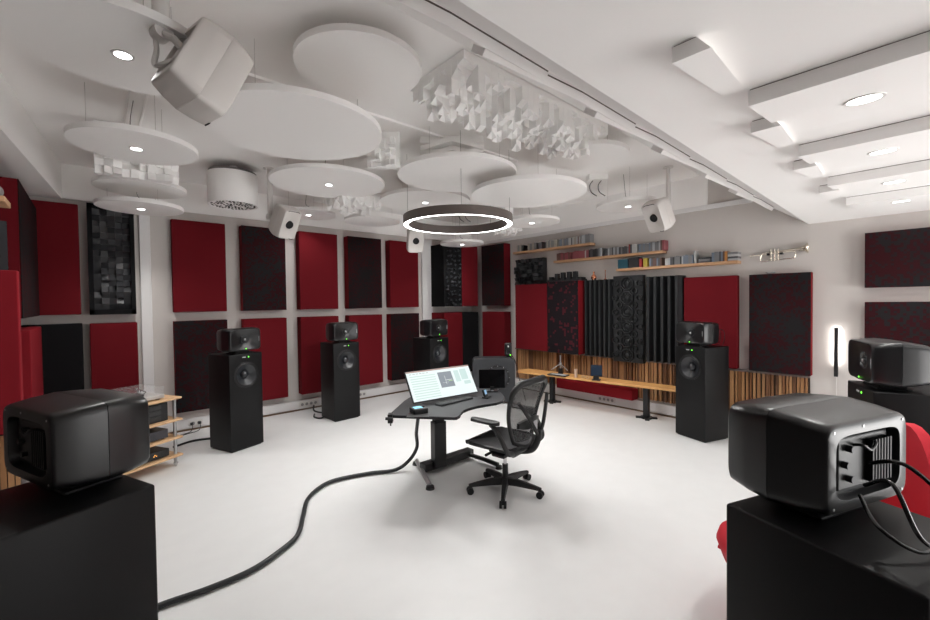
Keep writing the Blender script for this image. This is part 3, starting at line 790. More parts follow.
# monitor
c = [Vector((2.105, 3.06, .775)), Vector((2.805, 2.995, .775)), Vector((2.79, 3.175, 1.03)), Vector((2.06, 3.215, 1.03))]
o0 = (c[0]+c[1])/2; xa = (c[1]-c[0]).normalized(); up = ((c[2]+c[3])/2-o0); up = (up-xa*up.dot(xa)); Hm = up.length; up.normalize(); nn = xa.cross(up)
if nn.y > 0: nn = -nn
Wm = .725
mm = Matrix((xa, -nn, up)).transposed().to_4x4(); mm.translation = o0
t = thing('computer_monitor', 'tilted wide computer monitor showing a white measurement screen', 'monitor', mx=mm)
B().box(-Wm/2, Wm/2, 0, .022, 0, Hm, .003).build('bezel', M_BLK, t)
s = B().box(-Wm/2+.006, Wm/2-.006, -.0015, 0, .006, Hm-.006).build('screen', mat('lit white screen', (.05, .05, .05), .3, emit=(.78, .88, .87), estr=.95), t)
def scr(name, col, e, x0, x1, z0, z1, lift=.001):
    """fractions of the screen"""
    a = -Wm/2+.006; W_ = Wm-.012; h = Hm-.012
    m = mat('screen colour '+name, (.03, .03, .03), .4, emit=col, estr=e)
    return (a+W_*x0, a+W_*x1, -.0015-lift, -.0015, .006+h*z0, .006+h*z1), m
def scr_obj(name, col, e, rects, lift=.0008):
    b = B()
    for r in rects:
        q, m = scr(name, col, e, *r, lift); b.box(*q)
    b.build(name, m, s)
scr_obj('title_bar', (.55, .36, .32), .7, [(0, 1, .955, 1)])
scr_obj('toolbar_text', (.35, .40, .42), .8, [(.04+.05*i, .075+.05*i, .895, .91) for i in range(6)])
scr_obj('table_rows', (.66, .83, .78), .85, [(.04, .42, .06+.082*i, .095+.082*i) for i in range(10)])
scr_obj('plot_area', (.27, .31, .35), .8, [(.46, .68, .32, .86)])
scr_obj('plot_trace', (.75, .78, .80), .9, [(.555, .56, .42, .72), (.56, .66, .56, .575), (.50, .6, .48, .487)], .0014)
scr_obj('plot_highlight', (.55, .85, .35), .9, [(.60, .665, .52, .535)], .0016)
scr_obj('side_plots', (.62, .80, .77), .85, [(.72, .80, .45, .86), (.82, .93, .5, .88), (.84, .95, .33, .45)])
B().box(-.11, .11, .03, .19, -.037, -.025, .003, mm.inverted() @ T((0, 0, 0)) @ T((0, 0, 0)) @ mm).build('stand_base_plate', M_BLK, t) if False else None
b = B(); inv = mm.inverted()
p = [inv @ Vector(v) for v in ((2.40, 3.18, .742), (2.56, 3.17, .742), (2.56, 3.36, .742), (2.40, 3.37, .742))]
p2 = [inv @ (mm @ v + Vector((0, 0, .012))) for v in p]
b.loft([p, p2]); b.tube([inv @ Vector((2.48, 3.30, .75)), inv @ Vector((2.475, 3.30, .86)), inv @ Vector((2.475, 3.16, .90))], .02, 10)
b.build('stand', M_BLK, t)
# keyboard-like control bar
t = thing('control_keyboard', 'slim dark keyboard bar before the monitor on desk', 'keyboard', (2.47, 2.96, .74), math.radians(3))
B().box(-.19, .21, -.05, .05, 0, .016, .006).build('keyboard_body', mat('dark grey plastic', (.028, .030, .034), .45), t)
b = B()
for i in range(18):
    for j in range(4): b.box(-.18+i*.021, -.163+i*.021, -.042+j*.021, -.025+j*.021, .015, .0185)
b.build('keys', M_BLK, t)
t = thing('desk_controller', 'small black device with glowing blue display at desk left', 'control device', (2.02, 2.88, .74), math.radians(-12))
B().box(-.065, .065, -.055, .055, 0, .045, .008).build('casing', M_BLK, t)
B().box(-.045, .025, -.03, .03, .0445, .047).build('display', mat('blue display', (.02, .05, .08), .3, emit=(.20, .62, .85), estr=1.3), t)
B().cyl((.045, 0, .045), (.045, 0, .055), .012).build('knob', M_RUB, t)
t = thing('mouse_mat', 'small flat black pad in front of blue-display device', 'pad', (1.955, 2.80, .74), math.radians(-40))
B().box(-.09, .09, -.05, .05, 0, .006, .002).build('pad', M_BLK, t)
t = thing('handheld_meter', 'small dark handheld meter with blue face by the chair', 'meter', (2.80, 2.86, .74), math.radians(20))
b = B(); b.box(-.028, .028, -.01, .012, .01, .085, .005, Matrix.Rotation(-.35, 4, 'X')); b.box(-.035, .045, -.03, .035, 0, .016, .006); b.build('meter_body', M_BLK, t)
B().box(-.022, .018, -.0125, -.0105, .035, .078, 0, Matrix.Rotation(-.35, 4, 'X')).build('meter_face', mat('pale blue meter face', (.2, .35, .5), .4, emit=(.3, .5, .7), estr=.5), t)
t = thing('tablet', 'upright black tablet screen on desk before grey subwoofer', 'tablet', (3.05, 3.03, .74), math.radians(-42))
B().box(-.135, .135, -.005, .005, .03, .225, .004, Matrix.Rotation(-.12, 4, 'X')).build('screen', mat('black glass', (.004, .004, .005), .12, spec=.6), t)
B().box(-.06, .06, -.05, .05, 0, .012, .003).build('stand', M_BLK, t)
B().box(-.02, .02, -.015, .01, .01, .05).build('hinge', M_BLK, t)
for k, q in enumerate((-.06, .0)):
    o = B().box(q-.012, q+.012, -.062, -.052, .014, .026, .003).build('button', M_LOGO, t)

# thick floor cable
t = thing('floor_cable', 'thick black cable bundle snaking from desk to foreground', 'cable')
pts = [(-.35, 2.70, .022), (.0, 2.80, .022), (.23, 2.815, .022), (.45, 2.79, .022), (.68, 2.80, .022), (.87, 2.88, .022), (1.04, 3.0, .022), (1.17, 3.24, .022), (1.30, 3.49, .022), (1.46, 3.64, .022), (1.64, 3.70, .022), (1.95, 3.62, .022), (2.16, 3.5, .03), (2.29, 3.45, .10), (2.32, 3.35, .25), (2.27, 3.28, .42), (2.20, 3.15, .60), (2.19, 3.12, .71)]
B().tube(smoothpath(pts, 8), .017, 12).build('cable_sleeve', M_CABLE, t, smooth=True)
t = thing('floor_cable', 'thin black cable behind the first floor speaker from rack', 'cable')
B().tube(smoothpath([(.65, 5.9, .012), (.85, 6.0, .012), (1.05, 5.95, .012), (1.15, 5.8, .012), (1.2, 5.68, .03)]), .012, 8).build('cable_sleeve', M_CABLE, t)
t = thing('floor_cable', 'black cable loop behind the second floor speaker', 'cable')
B().tube(smoothpath([(2.42, 6.15, .014), (2.36, 6.0, .014), (2.42, 5.88, .014), (2.6, 5.98, .05), (2.56, 6.12, .014), (2.5, 6.35, .014), (2.55, 6.5, .06)]), .012, 8).build('cable_sleeve', M_CABLE, t)

# ------------------------------------------------------------------ office chair
cf = Vector((-.17, .985)).normalized()
t = thing('office_chair', 'black mesh swivel office chair pulled back from the desk', 'office chair', (2.667, 2.50, 0), math.atan2(cf.y, cf.x)+PI/2)
M_MESH = mat('black chair mesh', (.03, .03, .032), .6, alpha=.52)
M_FR = mat('graphite chair frame', (.017, .017, .018), .45, spec=.4)
# base
hub = B(); hub.lathe([(.001, .13), (.034, .13), (.04, .10), (.036, .055), (.001, .055)], None, 28); hub.build('base_hub', M_FR, t, smooth=True)
a0 = math.radians(29.6)
for k in range(5):
    a = a0+k*2*PI/5; d = Vector((math.cos(a), math.sin(a), 0)); sd = Vector((-d.y, d.x, 0))
    rings = []
    for r, z0, z1, w in ((.02, .065, .125, .030), (.12, .068, .12, .027), (.25, .065, .10, .021), (.325, .062, .085, .018)):
        c_ = d*r; rings.append([c_+sd*w+Vector((0, 0, z0)), c_-sd*w+Vector((0, 0, z0)), c_-sd*w*.7+Vector((0, 0, z1)), c_+sd*w*.7+Vector((0, 0, z1))])
    lg = B().loft(rings).build('base_leg', M_FR, t, bevel=.004)
    c_ = d*.315; b = B()
    for q in (-1, 1): b.cyl(c_+sd*(q*.009)+Vector((0, 0, .029)), c_+sd*(q*.028)+Vector((0, 0, .029)), .029, seg=24)
    b.cyl(c_+Vector((0, 0, .03)), c_+Vector((0, 0, .068)), .012)
    b.build('castor', M_RUB, t, smooth=True)
B().cyl((0, 0, .12), (0, 0, .24), .026).build('gas_lift_sleeve', M_BLK, t, smooth=True)
B().cyl((0, 0, .22), (0, 0, .37), .015).build('gas_lift', M_STEEL, t, smooth=True)
b = B(); b.box(-.075, .075, -.13, .14, .335, .40, .02); b.box(-.17, .17, -.03, .10, .35, .385, .012); b.cyl((-.22, -.05, .37), (.22, -.05, .37), .012)
b.build('tilt_mechanism', M_FR, t, smooth=True)
# seat : front is -Y
rings = []
for yy, w, z in ((-.27, .20, .425), (-.255, .235, .452), (-.20, .25, .462), (-.05, .255, .452), (.10, .25, .446), (.20, .22, .462), (.235, .18, .475)):
    ring = []
    for i in range(13):
        u_ = -1+2*i/12; ring.append(Vector((w*u_, yy, z+.018*u_*u_-.006)))
    for i in range(13):
        u_ = 1-2*i/12; ring.append(Vector((w*u_, yy, z+.018*u_*u_-.028)))
    rings.append(ring)
B().loft(rings).build('seat', mat('black seat mesh', (.016, .016, .018), .7), t, smooth=True)
b = B(); sp = []
for i in range(33):
    th = 2*PI*i/32; sp.append((.262*math.copysign(abs(math.cos(th))**.5, math.cos(th)), -.02+.25*math.copysign(abs(math.sin(th))**.5, math.sin(th)), .445+.012*math.cos(2*th)))
b.tube(sp, .016, 8); b.build('seat_frame', M_FR, t, smooth=True)
# backrest: outline in (x, z) with recline toward +Y
def backpt(u_, v_):
    """u -1..1 across, v 0..1 up"""
    z = .50+.50*v_
    w = .150+.105*math.sin(min(1, v_*1.15)*PI*.5)+.012*v_
    if v_ > .86: w *= 1-.30*((v_-.86)/.14)**2
    y = .235+.10*v_+.035*math.sin(v_*PI)*-1 - .055*u_*u_
    return Vector((u_*w, y, z))
outl = [backpt(-1, i/16) for i in range(17)]+[backpt(-1+2*i/10, 1.0) + Vector((0, 0, .018*(1-(-1+2*i/10)**2))) for i in range(1, 10)]+[backpt(1, 1-i/16) for i in range(17)]
outl += [backpt(1-2*i/6, 0)+Vector((0, 0, -.05*(1-(1-2*i/6)**2))) for i in range(1, 6)]
outl.append(outl[0])
rad = [.017+.012*max(0, (p.z-.8)/.2) for p in outl]
B().tube(outl, .018, 10, rad=rad).build('back_frame', M_FR, t, smooth=True)
b = B(); grid = [[b.bm.verts.new(backpt(-1+2*i/14, j/18)) for i in range(15)] for j in range(19)]
for j in range(18):
    for i in range(14): b.bm.faces.new((grid[j][i], grid[j][i+1], grid[j+1][i+1], grid[j+1][i]))
o = b.build('back_mesh', M_MESH, t, smooth=True); md = o.modifiers.new('thickness', 'SOLIDIFY'); md.thickness = .003
b = B(); rings = []
for i in range(11):
    u_ = -1+2*i/10; hw = .045*(1-.5*abs(u_)**3)
    pts = []
    for dz, dy in ((-hw, .02), (hw, .02), (hw*.9, .045), (-hw*.9, .045)):
        p = backpt(u_*.78, .30); pts.append(p+Vector((0, dy, dz)))
    rings.append(pts)
b.loft(rings); b.build('lumbar_pad', M_BLK, t, smooth=True)
B().box(-.03, .03, .302, .308, .585, .675, .002).build('lumbar_tag', M_LOGO, t)
# Y spine
b = B(); b.tube(smoothpath([(0, .10, .38), (0, .26, .42), (0, .325, .52), (0, .335, .60)]), .028, 10)
for sx in (-1, 1): b.tube(smoothpath([(0, .33, .55), (sx*.07, .335, .63), (sx*.16, .315, .76), (sx*.235, .29, .86)]), .016, 8)
b.build('back_spine', M_FR, t, smooth=True)
for sx in (-1, 1):
    b = B(); b.tube(smoothpath([(sx*.19, .20, .43), (sx*.28, .21, .46), (sx*.30, .17, .55), (sx*.30, .10, .64), (sx*.295, .06, .665)]), .02, 10, flat=1.3)
    arm = b.build('armrest_support', M_FR, t, smooth=True)
    bb = B(); bb.loft([[Vector((sx*.285+x, y, .68+z)) for x, z in sup(w, .016, 3, 20)] for y, w in ((-.14, .02), (-.13, .035), (-.05, .045), (.08, .043), (.12, .03), (.13, .015))])
    bb.build('arm_pad', M_BLK, arm, smooth=True)

# ------------------------------------------------------------------ timber bench along the shelf wall
t = thing('timber_bench', 'long oak bench table on two black pedestal legs', 'bench', (5.66, 3.2, 0), 0)
a = Vector((5.41, 4.50)); 
poly = [(5.36, 4.68), (5.37, 4.62), (5.72, 2.0), (5.98, 2.0), (5.70, 4.76), (5.45, 4.80), (5.38, 4.75)]
B().prism([(x-5.66, y-3.2) for x, y in poly], .445, .475).build('bench_top', M_BENCH, t, bevel=.004)
for (x, y) in ((5.60, 4.17), (5.76, 2.68)):
    lg = B().box(x-5.66-.035, x-5.66+.035, y-3.2-.035, y-3.2+.035, .015, .445, .004).build('leg', M_BLK, t)
    b = B()
    for k in range(4):
        aa = k*PI/2+.5; b.box(0, .14, -.03, .03, 0, .022, .004, T((x-5.66, y-3.2, 0)) @ Matrix.Rotation(aa, 4, 'Z'))
    b.lathe([(.08, 0), (.08, .026), (.001, .026)], T((x-5.66, y-3.2, 0)), 24, True, True)
    b.build('leg_foot', M_BLK, lg)
fabric_panel('acoustic_beam', 'low red fabric block under the timber bench', XE-.24, XE-.06, 2.93, 4.27, .185, .34, M_REDL, M_REDL, 'W')
# things on the bench
t = thing('sheet_controller', 'flat black and white keypad on the bench', 'keypad', (5.50, 3.98, .475), math.radians(-82))
B().box(-.16, .16, -.07, .07, 0, .018, .005).build('keypad_body', M_BLK, t)
B().box(-.11, .15, -.055, .03, .017, .021).build('keypad_top', mat('pale grey keypad', (.55, .57, .60), .4), t)
t = thing('microphone_stand', 'small silver tripod gadget behind the keypad on bench', 'tripod', (5.66, 4.05, .475), 0)
b = B(); b.lathe([(.001, .09), (.035, .09), (.04, 0), (.001, 0)], None, 20); b.build('base', M_BLK, t)
b = B()
for k in range(3):
    aa = k*2*PI/3+.4; b.tube([(0, 0, .16), (.07*math.cos(aa), .07*math.sin(aa), .12), (.15*math.cos(aa), .15*math.sin(aa), .07)], .008, 8)
b.cyl((0, 0, .08), (0, 0, .30), .012); b.lathe([(.001, .19), (.025, .18), (.025, .14), (.001, .13)], None, 16)
b.build('arms', M_STEELB, t, smooth=True)
t = thing('paper_cup', 'small beige cup standing on the bench', 'cup', (5.54, 3.68, .475))
B().lathe([(.001, .002), (.022, .002), (.022, 0), (.026, .13), (.023, .13), (.020, .006), (.001, .006)], None, 20).build('cup', mat('beige cup', (.62, .45, .34), .6), t, smooth=True)
t = thing('tablet', 'dark blue tablet on a small black stand on bench', 'tablet', (5.56, 3.34, .475), math.radians(-68))
B().box(-.082, .082, -.006, .006, .055, .225, .004, Matrix.Rotation(-.15, 4, 'X')).build('screen', mat('dark blue screen', (.02, .035, .06), .2), t)
b = B(); b.box(-.06, .06, -.05, .06, 0, .014, .004); b.box(-.04, .04, -.03, .0, .01, .07, .004); b.build('stand', M_BLK, t)
t = thing('reading_glasses', 'pair of glasses lying on the bench by the cup', 'glasses', (5.56, 3.53, .475), math.radians(-80))
b = B()
for sx in (-.033, .033): b.tube([(sx+.024*math.cos(q*PI/8), 0, .024+.02*math.sin(q*PI/8)) for q in range(17)], .0025, 6)
b.tube([(-.01, 0, .03), (.01, 0, .03)], .0025, 6)
for sx in (-1, 1): b.tube([(sx*.057, 0, .03), (sx*.057, .12, .004)], .0025, 6)
b.build('frame', M_STEELB, t)

# ------------------------------------------------------------------ shelves and their contents
def shelf(label, y0, y1, zb):
    t = thing('wall_shelf', label, 'shelf', (XE, (y0+y1)/2, zb), 0, 'oak shelves on the far wall')
    h = (y1-y0)/2
    B().box(-.15, 0, -h, h, -.008, .03, .004).build('board', M_SHELF, t)
    return zb+.03
z1 = shelf('highest oak wall shelf, nearest the corner', 3.66, 5.31, 2.56)
z2 = shelf('middle oak wall shelf, partly under the highest', 2.53, 4.38, 2.323)
z3 = shelf('lowest and rightmost oak wall shelf', 1.62, 3.225, 2.108)
cols_cd = {'cream': (.50, .47, .40), 'grey': (.26, .26, .27), 'black': (.02, .02, .022), 'silver': (.55, .57, .60), 'pink': (.40, .10, .12), 'red': (.42, .03, .03),
           'green': (.03, .20, .16), 'white': (.70, .70, .69), 'brown': (.16, .08, .06), 'blue grey': (.22, .27, .34), 'teal': (.02, .12, .17), 'yellow': (.62, .46, .06), 'orange': (.62, .26, .06), 'dark grey': (.09, .09, .10)}
cd_mesh = {}
def cd(colname, y, z, w, h, label, cat='CD case', name='disc_case', grp=None, lean=0, d=.125, x=XE-.075):
    key = colname
    if key not in cd_mesh:
        b = B(); b.box(-.5, .5, -.5, .5, 0, 1, 0); 
        o = b.build(name, mat('sleeve '+colname, tuple(.62*v for v in cols_cd[colname]), .35, spec=.5)); cd_mesh[key] = o
    else:
        o = cd_mesh[key].copy(); COL.objects.link(o)
    o.location = (x, y, z); o.scale = (d, w, h); o.rotation_euler = (lean, 0, 0)
    tag(o, label, cat, grp); return o
ordn = lambda n: '%d%s' % (n, 'th' if 10 <= n % 100 <= 20 else {1: 'st', 2: 'nd', 3: 'rd'}.get(n % 10, 'th'))
def fill(y_left, segs, z, shelfname, start=1):
    """segs: (length, colours, height) ; None colours = gap"""
    y = y_left; n = start
    for L, cs, h in segs:
        if cs is None: y -= L; continue
        e = y-L
        while y-e > .012:
            w = min(y-e, rnd.choice((.020, .024, .028, .034))); c_ = rnd.choice(cs); hh = h*.93*frand(.93, 1.03)
            cd(c_, y-w/2, z, w*.93, hh, '%s CD case, %s from the left on the %s wall shelf' % (c_, ordn(n), shelfname), grp='discs on the %s shelf' % shelfname)
            y -= w; n += 1
fill(5.22, [(.11, ['cream', 'grey'], .13), (.05, ['dark grey', 'black'], .12), (.10, None, 0), (.20, ['cream', 'cream', 'grey'], .135), (.05, None, 0), (.08, ['green', 'dark grey'], .13), (.08, None, 0), (.24, ['cream', 'grey', 'cream'], .135),
             (.03, None, 0), (.20, ['blue grey', 'grey', 'cream'], .13), (.22, ['cream', 'white', 'dark grey', 'brown'], .135), (.03, None, 0), (.165, ['silver', 'grey', 'blue grey'], .15)], z1, 'highest')
fill(4.32, [(.28, ['pink', 'pink', 'brown'], .13), (.04, None, 0), (.30, ['pink', 'pink', 'pink', 'white'], .135), (.18, ['black', 'dark grey'], .14), (.06, ['silver', 'grey'], .14), (.05, None, 0), (.30, ['grey', 'silver', 'dark grey'], .125), (.10, ['dark grey', 'grey'], .12), (.05, ['red', 'red', 'dark grey'], .14), (.08, ['white', 'silver'], .14), (.02, None, 0),
             (.18, ['grey', 'blue grey', 'dark grey'], .13), (.14, ['silver', 'grey', 'white'], .14), (.06, ['pink', 'brown'], .15)], z2, 'middle')
cd('teal', 3.12, z3, .16, .135, 'wide teal box at the left end of the lowest shelf', 'box', 'boxed_set')
cd('black', 2.955, z3, .15, .15, 'wide black box beside the teal one on lowest shelf', 'box', 'boxed_set')
fill(2.87, [(.04, ['red'], .14), (.02, None, 0), (.02, ['yellow'], .14), (.04, ['black', 'yellow'], .14), (.03, None, 0), (.17, ['silver', 'blue grey', 'dark grey', 'brown'], .13), (.05, None, 0), (.07, ['white', 'silver'], .10), (.15, ['dark grey', 'black', 'grey'], .125), (.15, ['blue grey', 'grey', 'silver'], .13)], z3, 'lowest')
cd('white', 2.105, z3, .022, .165, 'tall white sleeve leaning on the lowest shelf', 'sleeve', 'leaning_sleeve', lean=-.10)
for k, c_ in enumerate(('dark grey', 'grey', 'black')):
    cd(c_, 2.0, z3+.0235*k, .14, .023, '%s case lying flat in the low stack, %s from its bottom' % (c_, ordn(k+1)), grp='flat cases on the lowest shelf')
fill(1.915, [(.16, ['grey', 'blue grey', 'brown', 'dark grey'], .135), (.035, ['orange'], .14)], z3, 'lowest', 30)
for k, c_ in enumerate(('silver', 'dark grey', 'white', 'grey')):
    cd(c_, 1.675, z3+.0265*k, .11, .026, '%s case in the end stack of the lowest shelf, %s from bottom' % (c_, ordn(k+1)), grp='flat cases on the lowest shelf')

# copper ornaments on the foam
t = thing('copper_vase', 'small round copper bottle on top of the ribbed foam', 'ornament', (XE-.12, 3.62, 1.985))
B().lathe([(.001, 0), (.028, 0), (.043, .025), (.044, .05), (.03, .08), (.014, .095), (.012, .115), (.022, .13), (.018, .135), (.001, .135)], None, 28).build('vase', M_COPPER, t, smooth=True)
t = thing('copper_stick', 'slender copper ornament beside the round copper bottle', 'ornament', (XE-.12, 3.42, 1.985))
B().lathe([(.001, 0), (.022, 0), (.022, .01), (.006, .018), (.005, .13), (.009, .135), (.006, .15), (.001, .15)], None, 20).build('stem', M_COPPER, t, smooth=True)
# trumpet
t = east_frame('trumpet', 'silver trumpet mounted on the wall above patterned panel', 1.47, 2.185, XE-.055, 'trumpet')
b = B()
prof = [(.006, 0), (.007, .08), (.009, .20), (.013, .30), (.022, .36), (.040, .395), (.060, .41), (.061, .412), (.058, .408), (.036, .385), (.001, .37)]
b.lathe(prof, T((.10, 0, .02)) @ Matrix.Rotation(math.radians(87), 4, 'Y'), 28)
b.build('bell', M_SILVER, t, smooth=True)
b = B(); b.tube(smoothpath([(.0, 0, 0.0), (.12, 0, .004), (.36, 0, .018), (.40, 0, .0), (.395, 0, -.05), (.36, 0, -.06), (.10, 0, -.075), (.065, 0, -.05), (.08, 0, .01), (.12, 0, .02)]), .006, 8)
b.lathe([(.004, 0), (.005, .05), (.011, .06), (.009, .062)], T((.02, 0, .0)) @ Matrix.Rotation(math.radians(-92), 4, 'Y'), 14, True, True)
b.build('tubing', M_SILVER, t, smooth=True)
b = B()
for k in range(3): b.cyl((.17+.035*k, 0, -.075), (.17+.035*k, 0, .03), .009, seg=16); b.cyl((.17+.035*k, 0, .035), (.17+.035*k, 0, .06), .005)
b.build('valves', M_SILVER, t, smooth=True)
b = B(); b.box(.13, .16, -.02, .045, -.01, .012, .003); b.box(.255, .285, -.02, .045, -.01, .012, .003); b.build('wall_hooks', M_BLK, t)
t = thing('glass_dish', 'flat clear dish on the edge of panel under trumpet', 'dish', (XE-.07, 1.30, 1.953))
B().lathe([(.001, 0), (.03, 0), (.05, .02), (.047, .02), (.028, .004), (.001, .004)], None, 28).build('dish', mat('frosted glass', (.6, .62, .63), .2, alpha=.6), t, smooth=True)

# wall bar lamp
t = thing('wall_bar_lamp', 'slim vertical black bar lamp glowing onto the wall', 'wall lamp', (XE, .712, .80))
B().box(-.075, -.045, -.0165, .0165, 0, .535, .003).build('lamp_bar', M_BLK, t)
B().box(-.045, 0, -.012, .012, .02, .10).build('wall_bracket', M_BLK, t)
B().box(-.045, -.042, -.011, .011, .13, .525).build('light_strip', M_BARL, t)
B().cyl((-.02, -.0, -.65), (-.02, 0, .03), .004, seg=6).build('cord', M_WHITEP, t)
ld = bpy.data.lights.new('bar_glow', 'AREA'); ld.shape = 'RECTANGLE'; ld.size = .38; ld.size_y = .02; ld.energy = .6; ld.color = (1, .97, .93)
lo = bpy.data.objects.new('bar_glow', ld); COL.objects.link(lo); lo.parent = t; lo.location = (-.041, 0, .33); lo.rotation_euler = (0, -PI/2, 0)
lo.rotation_euler = (Matrix.Rotation(-PI/2, 3, 'Y')).to_euler()

# ------------------------------------------------------------------ hi-fi rack at left
ru = Vector((.56, .30)).normalized()     # along the front, left to right
rx = math.atan2(ru[1], ru[0])
t = thing('hifi_rack', 'beech hi-fi rack with steel posts behind the left speaker', 'rack', (.66, 5.2, 0), rx)
def rp(x, y, z): return (x, y, z)
for z in (.105, .29, .475, .70):
    B().box(-.62, .0, 0, .46, z, z+.024, .008).build('shelf', M_BEECH, t)
for x, y in ((-.05, .05), (-.57, .05), (-.05, .41), (-.57, .41)):
    p = B().cyl((x, y, .03), (x, y, .70), .016, seg=20).build('post', M_STEELB, t, smooth=True)
    B().cyl((x, y, 0), (x, y, .04), .008, .022).build('spike', M_STEEL, p)
mxr = T((.66, 5.2, 0)) @ Matrix.Rotation(rx, 4, 'Z')
def on_rack(name, label, cat, x, y, z): return thing(name, label, cat, mx=mxr @ T((x, y, z)))
t = on_rack('amplifier', 'black component on lowest rack shelf with amber buttons', 'hi-fi unit', -.33, .24, .129)
B().box(-.21, .21, -.20, .20, .012, .085, .004).build('case', M_BLK, t)
b = B()
for q in (-.15, .06, .085, .07): b.lathe([(.006, 0), (.004, .003), (.001, .003)], T((q, -.20, .045+(.012 if q == .07 else 0))) @ Matrix.Rotation(PI/2, 4, 'X'), 12, False, True)
b.build('amber_lights', mat('amber light', (.6, .25, .05), .4, emit=(1, .45, .08), estr=1.2), t)
b = B(); [b.cyl((sx, sy, 0), (sx, sy, .014), .015) for sx in (-.17, .17) for sy in (-.15, .15)]; b.build('feet', M_RUB, t)
t = on_rack('amplifier', 'dark grey component with a blue light on rack shelf', 'hi-fi unit', -.32, .24, .314)
B().box(-.20, .20, -.19, .19, .012, .10, .004).build('case', mat('slate grey casing', (.045, .045, .055), .4), t)
B().lathe([(.006, 0), (.004, .003), (.001, .003)], T((-.12, -.19, .04)) @ Matrix.Rotation(PI/2, 4, 'X'), 12, False, True).build('blue_light', mat('blue light', (.1, .2, .7), .4, emit=(.2, .4, 1), estr=3), t)
b = B(); [b.cyl((sx, sy, 0), (sx, sy, .014), .015) for sx in (-.17, .17) for sy in (-.15, .15)]; b.build('feet', M_RUB, t)
t = on_rack('amplifier', 'tall black component with ribbed front below the turntable', 'hi-fi unit', -.32, .24, .499)
B().box(-.21, .21, -.18, .19, .0, .185, .004).build('case', M_BLK, t)
b = B(); [b.box(-.19, .14, -.186, -.18, .02+.055*k, .06+.055*k) for k in range(3)]; b.build('front_ribs', mat('dark ribs', (.03, .03, .032), .35), t)
t = on_rack('turntable', 'silver turntable with clear lid on top of rack', 'turntable', -.36, .23, .724)
B().box(-.215, .215, -.18, .18, .012, .05, .006).build('plinth', mat('silver plinth', (.48, .46, .44), .4, metal=.3), t)
B().lathe([(.001, .066), (.148, .066), (.15, .052), (.001, .052)], T((-.04, 0, 0)), 48).build('platter', M_BLK, t, smooth=True)
b = B(); b.cyl((.15, .11, .05), (.15, .11, .085), .02); b.tube([(.15, .15, .09), (.15, .1, .088), (.12, -.05, .08), (.07, -.1, .075)], .005, 8); b.cyl((.15, .16, .09), (.15, .135, .09), .013); b.build('tonearm', M_STEEL, t, smooth=True)
b = B(); [b.cyl((sx, sy, 0), (sx, sy, .014), .02) for sx in (-.17, .17) for sy in (-.14, .14)]; b.build('feet', M_RUB, t)
M_ACR = mat('clear acrylic', (.85, .86, .88), .08, alpha=.06)
b = B(); b.box(-.213, .213, -.178, .178, .125, .128); b.box(-.213, -.21, -.178, .178, .05, .125); b.box(.21, .213, -.178, .178, .05, .125); b.box(-.213, .213, -.178, -.175, .05, .125); b.box(-.213, .213, .175, .178, .05, .125)
b.build('lid', M_ACR, t)
# shelf end at the far left with a round tin
t = thing('wall_shelf', 'end of an oak shelf entering at the left edge', 'shelf', (XW, 3.2, 2.20))
B().box(0, .725, -.10, .10, 0, .03, .004).build('board', M_SHELF, t)
t = thing('desk_clock', 'round grey object on the shelf at the left edge', 'clock', (-.375, 3.2, 2.23), math.radians(20))
B().lathe([(.001, 0), (.036, 0), (.036, .03), (.03, .035), (.001, .035)], T((0, .02, .036)) @ Matrix.Rotation(PI/2, 4, 'X'), 32).build('clock_case', M_WIRE, t, smooth=True)
t = thing('spike_diffuser', 'small black spiky diffuser at the left edge on red', 'sound diffuser', (-.62, 5.04, 1.75))
b = B(); b.box(-.12, .10, -.03, 0, 0, .62)
for j in range(8):
    for i in range(3):
        cx = -.08+.06*i; cz = .05+.072*j; r = frand(.02, .032)
        b.loft([[Vector((cx+r*math.cos(q*2*PI/3+j), -.03, cz+r*math.sin(q*2*PI/3+j))) for q in range(3)], [Vector((cx+r*.6*math.cos(q*2*PI/3+j), -.03-frand(.02, .06), cz+r*.6*math.sin(q*2*PI/3+j))) for q in range(3)]])
b.build('spikes', MATS['glossy black spikes'], t)

# ------------------------------------------------------------------ red shell armchair behind the right foreground speaker
t = thing('shell_armchair', 'red shell armchair half hidden behind right foreground speaker', 'armchair', (2.50, .36, 0), math.radians(-137)); t.scale = (.9,)*3
b = B(); NU, NV = 56, 28
def shell(u_, v_, off):
    """u angle -1..1 around the back (0 = middle of back), v 0..1 from seat centre to rim"""
    a = u_*PI*.78
    rim = .36+.80*math.exp(-(u_/.36)**2)+.10*math.exp(-(abs(u_)-.55)**2/.03)
    r = .30+.10*v_
    r = .05+.36*min(1, v_*2.2)**.8 - .0*v_ + .03*math.sin(v_*PI)
    z = .36 + (rim+.05-.36)*max(0, v_-.3)**1.25/(.7**1.25) + (.02 if v_ < .3 else 0)
    r += off
    return Vector((r*math.sin(a), r*math.cos(a)*.95+.02, z-off*.6*(1-v_)))
for off in (0, .045):
    pass
g1 = [[b.bm.verts.new(shell(-1+2*i/NU, j/NV, 0)) for i in range(NU+1)] for j in range(NV+1)]
g2 = [[b.bm.verts.new(shell(-1+2*i/NU, j/NV, .05)) for i in range(NU+1)] for j in range(NV+1)]
for g in (g1, g2):
    for j in range(NV):
        for i in range(NU): b.bm.faces.new((g[j][i], g[j][i+1], g[j+1][i+1], g[j+1][i]))
for j in range(NV):
    for i in (0, NU): b.bm.faces.new((g1[j][i], g1[j+1][i], g2[j+1][i], g2[j][i]))
for i in range(NU): b.bm.faces.new((g1[NV][i], g1[NV][i+1], g2[NV][i+1], g2[NV][i])); b.bm.faces.new((g1[0][i], g1[0][i+1], g2[0][i+1], g2[0][i]))
